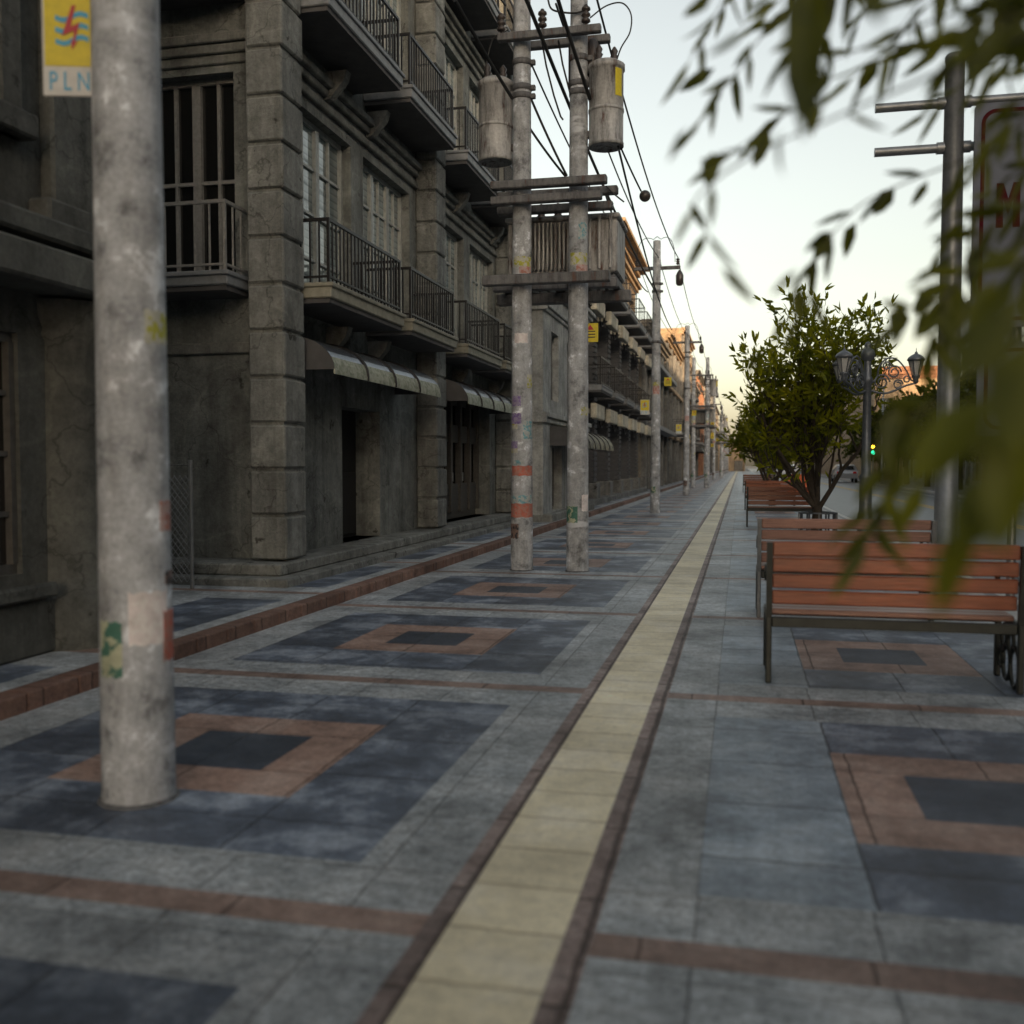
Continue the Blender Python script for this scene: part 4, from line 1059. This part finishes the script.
T2 = tree((1.5, 33, 0), 'second tree in the pavement row, just behind the guarded tree', GT, [(-.4, 0, 1), (.4, .2, 1), (-.8, 0, .7), (.7, -.2, .8)], 1.5, 3, .16, .05, 9, .04, .5, lift=.1)
T1.scale = (1.08, 1.1, 1.02); T1.location.x = 1.36; T2.scale = (1.2, 1.2, 1.1); T2.location = (.95, 31, 0)
copy_tree(T2, (1.5, 46, 0), 2.1, 'third tree in the pavement row, seen between the first two')
copy_tree(T1, (1.6, 60, 0), 4.0, 'fourth, distant tree in the pavement row')
rnd.seed(13)
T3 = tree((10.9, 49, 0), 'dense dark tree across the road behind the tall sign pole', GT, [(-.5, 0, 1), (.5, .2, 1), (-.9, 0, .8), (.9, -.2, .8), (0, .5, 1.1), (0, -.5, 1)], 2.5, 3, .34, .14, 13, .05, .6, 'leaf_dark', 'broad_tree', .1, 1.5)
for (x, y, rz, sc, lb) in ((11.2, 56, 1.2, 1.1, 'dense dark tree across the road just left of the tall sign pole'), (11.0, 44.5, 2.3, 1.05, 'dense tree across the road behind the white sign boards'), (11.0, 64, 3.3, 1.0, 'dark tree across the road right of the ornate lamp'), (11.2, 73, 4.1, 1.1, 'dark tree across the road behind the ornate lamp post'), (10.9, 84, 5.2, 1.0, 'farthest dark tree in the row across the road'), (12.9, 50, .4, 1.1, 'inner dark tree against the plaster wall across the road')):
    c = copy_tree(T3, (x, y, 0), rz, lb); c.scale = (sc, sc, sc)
for (x, y, rz, sc, lb) in ((4.6, 205, .3, 1.0, 'small far tree right of the orange building that closes the street'), (9.5, 215, 1.3, 1.2, 'larger far tree at the end of the road'), (15.0, 225, 2.3, 1.3, 'rightmost far tree at the end of the road')):
    c = copy_tree(T3, (x, y, 0), rz, lb); c.scale = (sc, sc, sc)
# tree guard
tg = empty('tree_guard', (1.38, 18.75, 0), 'low round iron guard ring on posts around the tree foot', 'tree guard')
a = MB(); ring = lambda r, z: [(r*math.cos(R(t)), r*math.sin(R(t)), z) for t in range(0, 361, 15)]
a.tube(ring(.33, .44), .016, 6, 0, False); a.tube(ring(.33, .30), .012, 6, 0, False); a.tube(ring(.33, .06), .012, 6, 0, False); a.obj('ring', M['bench_grey'], tg)
for t in range(0, 360, 30):
    a = MB(); a.box(.318, .342, -.012, .012, 0, .44); p = a.obj('bar', M['bench_grey'], tg); p.rotation_euler = (0, 0, R(t))

# ------------------------------------------------------------------ street lamp
def sp_(P, m_=5):
    P = [Vector(p) for p in P]; out = []
    for i in range(len(P)-1):
        p0, p1, p2, p3 = P[max(0, i-1)], P[i], P[i+1], P[min(len(P)-1, i+2)]
        for t in [j/m_ for j in range(m_)]:
            out.append(.5*((2*p1)+(p2-p0)*t+(2*p0-5*p1+4*p2-p3)*t*t+(3*p1-p0-3*p2+p3)*t**3))
    out.append(P[-1]); return out
def lamp(loc, label, rz=0):
    e = empty('street_lamp', loc, label, 'street lamp', None, rz)
    a = MB(); a.lathe([(.17, 0), (.17, .12), (.13, .16), (.12, .5), (.10, .55), (.095, 1.05), (.11, 1.08), (.11, 1.12), (.075, 1.16), (.062, 2.6), (.085, 2.64), (.085, 2.70), (.06, 2.74), (.055, 2.98)], (0, 0, 0), 18)
    a.lathe([(.055, 2.98), (.10, 3.02), (.115, 3.09), (.09, 3.16), (.045, 3.19), (.06, 3.23), (.035, 3.28), (0, 3.30)], (0, 0, 0), 16); a.obj('post', M['lamp_paint'], e)
    for ang in (8, 118, 236):
        ca, sa = math.cos(R(ang)), math.sin(R(ang)); P = lambda r, z: (r*ca, r*sa, z)
        a = MB()
        a.tube(sp_([P(.06, 2.62), P(.15, 2.72), P(.18, 2.88), P(.30, 3.02), P(.46, 3.0), P(.60, 2.84), P(.68, 2.68), P(.76, 2.66)]), .014, 6)
        for (rc, zc, rr, tt) in ((.22, 2.64, .13, 620), (.42, 2.80, .11, 560), (.48, 2.60, .08, 500), (.30, 2.90, .07, 430), (.62, 2.68, .06, 430)):
            a.tube([P(rc+rr*(1-t/900)*math.cos(R(t)), zc+rr*(1-t/900)*math.sin(R(t))) for t in range(0, tt, 24)], .013, 5)
        a.tube(sp_([P(.06, 2.5), P(.3, 2.46), P(.6, 2.58), P(.76, 2.62)]), .018, 6)
        arm = a.obj('scroll_arm', M['lamp_paint'], e)
        c = P(.76, 2.6)
        q_ = .78; sc2 = lambda pr: [(r_*q_, z_*q_) for r_, z_ in pr]
        a = MB(); a.lathe(sc2([(0, 0), (.03, .02), (.06, .06), (.05, .10), (.085, .16), (.085, .19), (.05, .2)]), c, 12)
        a.lathe(sc2([(.155, .48), (.18, .495), (.175, .52), (.15, .56), (.10, .60), (.05, .625), (.03, .64), (.03, .66), (.008, .68), (.006, .74), (0, .75)]), c, 12)
        for q in range(6):
            th = R(q*60); a.tube([(c[0]+.075*q_*math.cos(th), c[1]+.075*q_*math.sin(th), c[2]+.19*q_), (c[0]+.15*q_*math.cos(th), c[1]+.15*q_*math.sin(th), c[2]+.49*q_)], .008, 4)
        ln = a.obj('lantern', M['lamp_paint'], e)
        a = MB(); a.lathe(sc2([(.06, .19), (.138, .48), (0, .485)]), c, 6, 0, False); a.obj('glass', M['lamp_glass'], ln)
    return e
lamp((2.0, 17.1, 0), 'ornate grey street lamp with three lanterns on scroll arms beside the kerb')

# ------------------------------------------------------------------ tall sign pole with boards
sp = empty('sign_pole', (2.0, 10.6, 0), 'tall grey steel pole with crossbars carrying the white sign boards', 'sign pole')
a = MB(); a.lathe([(.13, 0), (.13, .05), (.112, .06), (.10, 3), (.088, 5.22), (.094, 5.225), (.094, 5.27), (.08, 5.29), (0, 5.295)], (0, 0, 0), 24); a.obj('post', M['steel_dark'], sp)
for z, x1 in ((4.83, 1.5), (4.40, .22)):
    a = MB(); a.tube([(-.73, 0, z), (x1, 0, z)], .045, 12); a.obj('crossbar', M['steel_dark'], sp)
    for x in (-.12, .12):
        a = MB(); a.tube([(x-.035, 0, z), (x+.035, 0, z)], .058, 12); a.obj('collar', M['steel_dark'], sp)
a = MB(); a.tube([(.62, .05, 0), (.62, .05, 4.83)], .042, 12); a.obj('support_post', M['steel'], sp)
def board(loc, wd, ht, label, name, txt=None):
    e = empty(name, loc, label, 'sign', 'white sign boards on the tall pole')
    def rr(x0, x1, z0, z1, r, n=6):
        out = []
        for (cx, cz, a0) in ((x1-r, z1-r, 0), (x0+r, z1-r, 90), (x0+r, z0+r, 180), (x1-r, z0+r, 270)):
            for i in range(n+1): out.append((cx+r*math.cos(R(a0+90*i/n)), cz+r*math.sin(R(a0+90*i/n))))
        return out
    fr = lambda x, z, d: (x, -d, z)
    a = MB(); a.prism(rr(0, wd, 0, ht, .05), fr, -.02, .012); a.obj('panel', M['sign_shaded'], e)
    o_, i_ = rr(.06, wd-.06, .06, ht-.06, .13), rr(.095, wd-.095, .095, ht-.095, .10)
    a = MB(); n = len(o_)
    for q in range(n):
        q2 = (q+1) % n; a.face([fr(*o_[q], .0155), fr(*o_[q2], .0155), fr(*i_[q2], .0155), fr(*i_[q], .0155)])
        a.face([fr(*o_[q], .0121), fr(*o_[q2], .0121), fr(*o_[q2], .0155), fr(*o_[q], .0155)]); a.face([fr(*i_[q], .0121), fr(*i_[q2], .0121), fr(*i_[q2], .0155), fr(*i_[q], .0155)])
    a.obj('border', M['maroon'], e)
    if txt:
        t = MB(); h_, w_ = .42, .062; z0 = ht-1.18
        q = lambda x, z, d: (.205+x, -d, z0+z)
        t.prism([(0, 0), (w_, 0), (w_, h_*.62), (.105, .12), (.21-w_, h_*.62), (.21-w_, 0), (.21, 0), (.21, h_), (.21-w_, h_), (.105, .27), (w_, h_), (0, h_)], q, .0125, .0165)
        ou = [(.27, h_), (.27, .10)]+[(.37-.10*math.cos(R(a_)), .10-.10*math.sin(R(a_))) for a_ in range(15, 180, 15)]+[(.47, .10), (.47, h_)]
        iu = [(.47-w_, h_), (.47-w_, .10)]+[(.37+(.10-w_)*math.cos(R(a_)), .10-(.10-w_)*math.sin(R(a_))) for a_ in range(15, 180, 15)]+[(.27+w_, .10), (.27+w_, h_)]
        t.prism(ou+iu, q, .0125, .0165); t.obj('lettering', M['maroon'], e)
    return e
board((2.15, 10.42, 2.62), 1.35, 2.12, 'white board with maroon border and maroon letters beginning MU', 'sign_board', 'MU')
board((2.22, 10.42, 1.58), 1.30, .90, 'smaller white board below the board lettered MU', 'sign_board')

# ------------------------------------------------------------------ across the road and far things
mp = empty('meter_post', (9.55, 37.4, 0), 'slim post with a pale meter box in front of the bench across the road', 'meter')
a = MB(); a.tube([(0, 0, 0), (0, 0, 2.0)], .035, 8); a.obj('post', M['steel'], mp)
a = MB(); a.box(-.1, .1, -.07, .07, 1.55, 2.0, bev=.03); a.obj('meter_box', M['white'], mp)
tl = empty('traffic_light', (6.9, 58, -.12), 'small far traffic light glowing amber and green', 'traffic light')
tl.location = (9.6, 78, 0); tl.scale = (.75, .75, .85)
a = MB(); a.tube([(0, 0, 0), (0, 0, 2.6)], .06, 8); a.obj('post', M['steel_dark'], tl)
a = MB(); a.box(-.22, .22, -.12, .12, 2.25, 3.55, bev=.04); a.obj('housing', M['iron'], tl)
for z, m_ in ((3.12, 'amber'), (2.62, 'green_l')):
    a = MB(); a.tube([(0, -.12, z), (0, -.16, z)], .15, 14); a.obj('lamp', M[m_], tl)
rs = empty('road_sign', (9.9, 68, 0), 'two small blue plates on a dark post across the road', 'sign')
a = MB(); a.tube([(0, 0, 0), (0, 0, 2.9)], .05, 8); a.obj('post', M['iron'], rs)
for x, z in ((-.25, 2.35), (.32, 2.75)):
    a = MB(); a.tube([(x, -.07, z), (x, -.05, z)], .26, 16); a.obj('plate', M['sblue'], rs)
tp_ = MB(); tp_.lathe([(.11, 0), (.11, .4), (.08, .5), (.05, 6.6), (0, 6.62)], (0, 0, 0), 12); o = tp_.obj('steel_mast', M['steel']); o.location = (6.95+.45, 60, -.12)
o.location = (8.9, 74, -.12); o.location = (9.6, 73, 0)
tag(o, 'slim plain steel mast just right of the ornate lamp, across the road', 'mast')
ob = empty('road_barrier', (3.1, 52, -.12), 'orange plastic barrier on the road seen over the bench beneath the tree', 'barrier')
a = MB(); a.prism([(-.3, 0), (.3, 0), (.3, .12), (.14, .3), (.10, .95), (-.10, .95), (-.14, .3), (-.3, .12)], lambda p, q, d: (d, p, q), -.75, .75); a.obj('body', M['orange'], ob)
a = MB()
for x in (-.45, .45): a.box(x-.1, x+.1, -.12, .12, .95, 1.05, bev=.02)
a.obj('top_lug', M['orange'], ob)
cn = empty('traffic_cone', (3.6, 58, -.12), 'orange traffic cone behind the plastic barrier', 'cone')
a = MB(); a.lathe([(.02, .95), (.06, .94), (.2, .1), (.2, .06)], (0, 0, 0), 14); a.obj('cone', M['orange'], cn)
a = MB(); a.box(-.25, .25, -.25, .25, 0, .06, bev=.02); a.obj('foot', M['orange'], cn)
def car(loc, label, paint, rz=0):
    e = empty('parked_car', loc, label, 'car', None, rz)
    prof = [(-2.1, .35), (-2.15, .75), (-2.05, .95), (-1.75, 1.38), (-.2, 1.47), (.55, 1.4), (1.15, .98), (2.0, .82), (2.15, .55), (2.1, .3)]
    a = MB(); n = len(prof)
    rows = []
    for s, w_ in ((-1, 1), (1, 1)):
        for (q, z) in prof: rows.append((s*(.86 if z < 1.0 else .68), q, z))
    a.mesh(rows, [tuple(range(n)), tuple(range(2*n-1, n-1, -1))]+[(i, (i+1) % n, n+(i+1) % n, n+i) for i in range(n)]); a.obj('body', M[paint], e)
    a = MB(); a.face([(-.6, -1.995, 1.04), (.6, -1.995, 1.04), (.52, -1.785, 1.345), (-.52, -1.785, 1.345)]); a.obj('rear_window', M['glass_dark'], e)
    for s in (-1, 1):
        a = MB(); a.box(s*.62-.14, s*.62+.14, -2.175, -2.10, .72, .90, bev=.02); a.obj('tail_light', M['car_red'], e)
        for q in (-1.3, 1.35):
            a = MB(); a.tube([(s*.72, q, .32), (s*.88, q, .32)], .32, 16); wv = a.obj('wheel', M['tyre'], e)
    return e
car((3.6, 84, -.12), 'white car seen from behind through the tree leaves', 'car_white')
car((8.35, 86, -.12), 'silver car parked far across the road beneath the trees', 'car_grey')

# ------------------------------------------------------------------ near tree whose twigs hang into view
rnd.seed(5)
NT = empty('overhanging_tree', (2.4, 1.6, 0), 'blurred near tree with long olive leaves hanging in at the right', 'tree', GT)
base = Vector((2.4, 1.6, 0)); tb, lb = MB(), MB()
tb.tube(sp_([(0, 0, -.02), (.03, 0, .7), (-.02, .05, 1.3)]), [.10-.03*i/10 for i in range(11)], 10)
fork = Vector((-.02, .05, 1.25))
def limb(P, r): 
    q = sp_(P); tb.tube(q, [r*(1-.75*i/(len(q)-1)) for i in range(len(q))], 6, 0, False); return q
hub = []
for tgt, r in (((-1.1, -.5, 2.35), .045), ((-1.3, -.3, 1.95), .04), ((-.9, .1, 1.75), .035), ((.6, .5, 2.9), .05), ((.3, -.7, 2.7), .045)):
    tg_ = Vector(tgt); limb([fork, fork.lerp(tg_, .4)+Vector((0, 0, .2)), tg_], r); hub.append(tg_)
for h_ in hub[3:]:
    for q in range(14):
        grow(tb, lb, h_, rv(.8)+Vector((0, 0, .5)), .5, .014, 2, 3, .11, .02, 10, .06, .5)
TW = []
def twig(pts, nl=8, L=.1, w=.019, side=0, hubi=0, spread=.6, tip=True):
    """pts: (px,py,depth) along a hanging shoot"""
    W = [at_depth(*p)-base for p in pts]
    near = min(hub[:3], key=lambda h_: (h_-W[0]).length)
    limb([near, near.lerp(W[0], .55)+Vector((0, 0, .05)), W[0]], .006)
    q = sp_(W, 6); tb.tube(q, [.0028*(1-.6*i/(len(q)-1)) for i in range(len(q))], 5, 0, False)
    for i in range(nl):
        t = (.06+.92*i/nl)*(len(q)-1); j = min(len(q)-2, int(t)); b = q[j].lerp(q[j+1], t-j); d = (q[j+1]-q[j]).normalized()
        s = 1 if i % 2 else -1
        sd = d.cross(FW).normalized()*s
        ld = d*.75+sd*spread*rnd.uniform(.5, 1.2)+Vector((0, 0, -.25))+rv(.14)
        leaf(lb, b, ld, L*rnd.uniform(.75, 1.2), w*rnd.uniform(.8, 1.2), FW+rv(.5))
    if tip: leaf(lb, q[-1], (q[-1]-q[-2]), L*1.1, w, FW+rv(.4))
def one(p0, p1, w, dep, d2=None):
    a = at_depth(*p0, dep)-base; b = at_depth(*p1, d2 or dep)-base; n0 = len(lb.v)
    leaf(lb, a, b-a, (b-a).length*.98, w, FW+rv(.25))
twig([(1090, 20, 2.3), (985, 36, 2.2), (925, 42, 2.2), (880, 55, 2.2), (856, 74, 2.2)], 5, .12, .016)
twig([(840, -50, 2.2), (805, -2, 2.2), (783, 14, 2.2), (752, 48, 2.2), (736, 74, 2.2), (716, 95, 2.2), (702, 116, 2.2)], 6, .11, .016)
twig([(830, 60, 2.0), (812, 100, 2.0), (786, 113, 2.0), (755, 136, 2.0), (728, 156, 2.0)], 5, .10, .018)
twig([(1090, 130, 2.2), (1000, 150, 2.2), (942, 168, 2.2), (893, 188, 2.2), (858, 207, 2.2), (834, 232, 2.2), (816, 258, 2.2), (809, 292, 2.2), (800, 314, 2.2)], 8, .10, .018)
twig([(760, 150, 1.7), (715, 180, 1.7), (694, 206, 1.7), (707, 232, 1.7)], 3, .08, .014)
twig([(1100, 250, 1.8), (1024, 264, 1.8), (976, 267, 1.8), (948, 292, 1.8), (912, 308, 1.8), (899, 320, 1.8)], 10, .085, .022)
twig([(960, 280, 1.7), (945, 300, 1.7), (940, 330, 1.7), (935, 350, 1.7)], 9, .08, .024)
twig([(940, 400, 1.5), (905, 425, 1.5), (888, 470, 1.5), (881, 515, 1.5), (868, 540, 1.5)], 9, .10, .022)
twig([(1090, -20, 1.4), (1020, 10, 1.4), (975, 28, 1.4)], 6, .10, .03)
for (x0, y0, x1, y1, dep, nl, L, w_) in ((1010, -60, 905, 30, 2.4, 8, .12, .017), (900, -60, 860, 20, 2.6, 7, .11, .016), (860, -60, 770, 10, 2.5, 7, .12, .017), (1060, 40, 930, 110, 2.5, 8, .12, .017), (780, -50, 715, 20, 2.6, 6, .11, .015), (1060, 90, 960, 190, 2.2, 7, .11, .018),
  (1040, 160, 955, 235, 2.3, 7, .11, .018), (1070, 200, 985, 330, 1.9, 9, .12, .02), (1060, -60, 1000, 60, 1.9, 10, .12, .022), (840, -60, 815, 50, 2.2, 6, .13, .02), (1040, -40, 960, 55, 1.7, 9, .13, .024), (970, -60, 880, 60, 1.9, 8, .13, .022), (1080, 20, 1000, 130, 1.8, 8, .13, .022), (890, -60, 800, 40, 1.9, 7, .13, .021), (760, -60, 690, 60, 2.2, 6, .12, .018), (1060, 200, 960, 250, 1.9, 8, .12, .022)):
    mx_, my_ = (x0+x1)/2+(y1-y0)*.06, (y0+y1)/2-14
    twig([(x0, y0, dep), (mx_, my_, dep), (x1, y1, dep)], nl, L, w_, spread=.45)
# single leaves: start, end, width in px at that distance
for (a, b, wpx, dep) in (((715, 68), (674, 94), 11, 2.4), ((736, 70), (737, 126), 9, 2.4), ((790, 6), (757, 44), 10, 2.4), ((752, 43), (733, 72), 7, 2.2), ((724, 84), (698, 126), 7, 2.2), ((786, 112), (730, 162), 9, 2.4), ((769, 128), (753, 172), 13, 2.3), ((713, 152), (707, 190), 16, 2.0), ((732, 155), (698, 163), 8, 2.0),
  ((712, -4), (680, 20), 10, 2.0), ((775, -6), (742, 18), 8, 1.6), ((745, 30), (705, 62), 8, 1.5), ((688, 128), (664, 164), 7, 1.6), ((812, 53), (856, 52), 6, 2.2), ((832, 70), (808, 104), 10, 2.0), ((822, 100), (808, 140), 8, 1.7), ((780, 130), (776, 180), 8, 1.4),
  ((820, -50), (786, 156), 42, 1.25), ((805, 20), (815, 120), 26, 1.3), ((868, -60), (872, 34), 46, 1.0),
  ((920, 46), (872, 66), 8, 2.5), ((880, 58), (853, 96), 13, 2.5), ((946, 44), (896, 84), 8, 2.4), ((956, 4), (988, 28), 8, 1.9), ((980, 34), (1060, 52), 30, 1.5), ((985, 6), (1060, 18), 22, 1.4), ((982, 48), (962, 64), 7, 2.3), ((848, 112), (886, 134), 6, 1.6), ((1030, 66), (990, 82), 8, 1.7),
  ((690, 202), (707, 234), 8, 2.0), ((707, 232), (684, 274), 8, 2.1), ((722, 266), (756, 306), 9, 1.6), ((833, 231), (800, 252), 9, 2.1), ((830, 233), (812, 264), 12, 2.4), ((816, 254), (807, 304), 11, 2.4), ((800, 286), (799, 326), 15, 2.2), ((798, 270), (768, 298), 7, 1.5), ((786, 316), (768, 348), 7, 1.9), ((766, 348), (742, 376), 8, 2.1),
  ((856, 222), (840, 260), 13, 2.5), ((895, 187), (870, 218), 14, 2.5), ((928, 180), (910, 210), 8, 2.4), ((932, 288), (912, 318), 13, 2.3), ((903, 306), (894, 338), 18, 2.3), ((1024, 252), (966, 274), 18, 1.6), ((958, 284), (945, 350), 26, 1.9), ((1000, 280), (960, 330), 20, 1.5), ((905, 400), (882, 480), 28, 1.5),
  ((1024, 290), (940, 400), 44, .95), ((985, 395), (900, 495), 58, .85), ((1040, 330), (1000, 465), 78, .75), ((1030, 400), (985, 560), 70, .75), ((1005, 470), (950, 560), 60, .8), ((975, 520), (926, 618), 42, .85), 
  ((925, 486), (893, 534), 18, 1.5), ((888, 496), (872, 534), 13, 1.6), ((876, 528), (894, 562), 12, 1.6), ((905, 470), (880, 510), 16, 1.5), ((880, 510), (856, 552), 8, 1.8)):
    one(a, b, (1.2 if dep > 1.1 else 1.0)*wpx*dep/FPX, dep)
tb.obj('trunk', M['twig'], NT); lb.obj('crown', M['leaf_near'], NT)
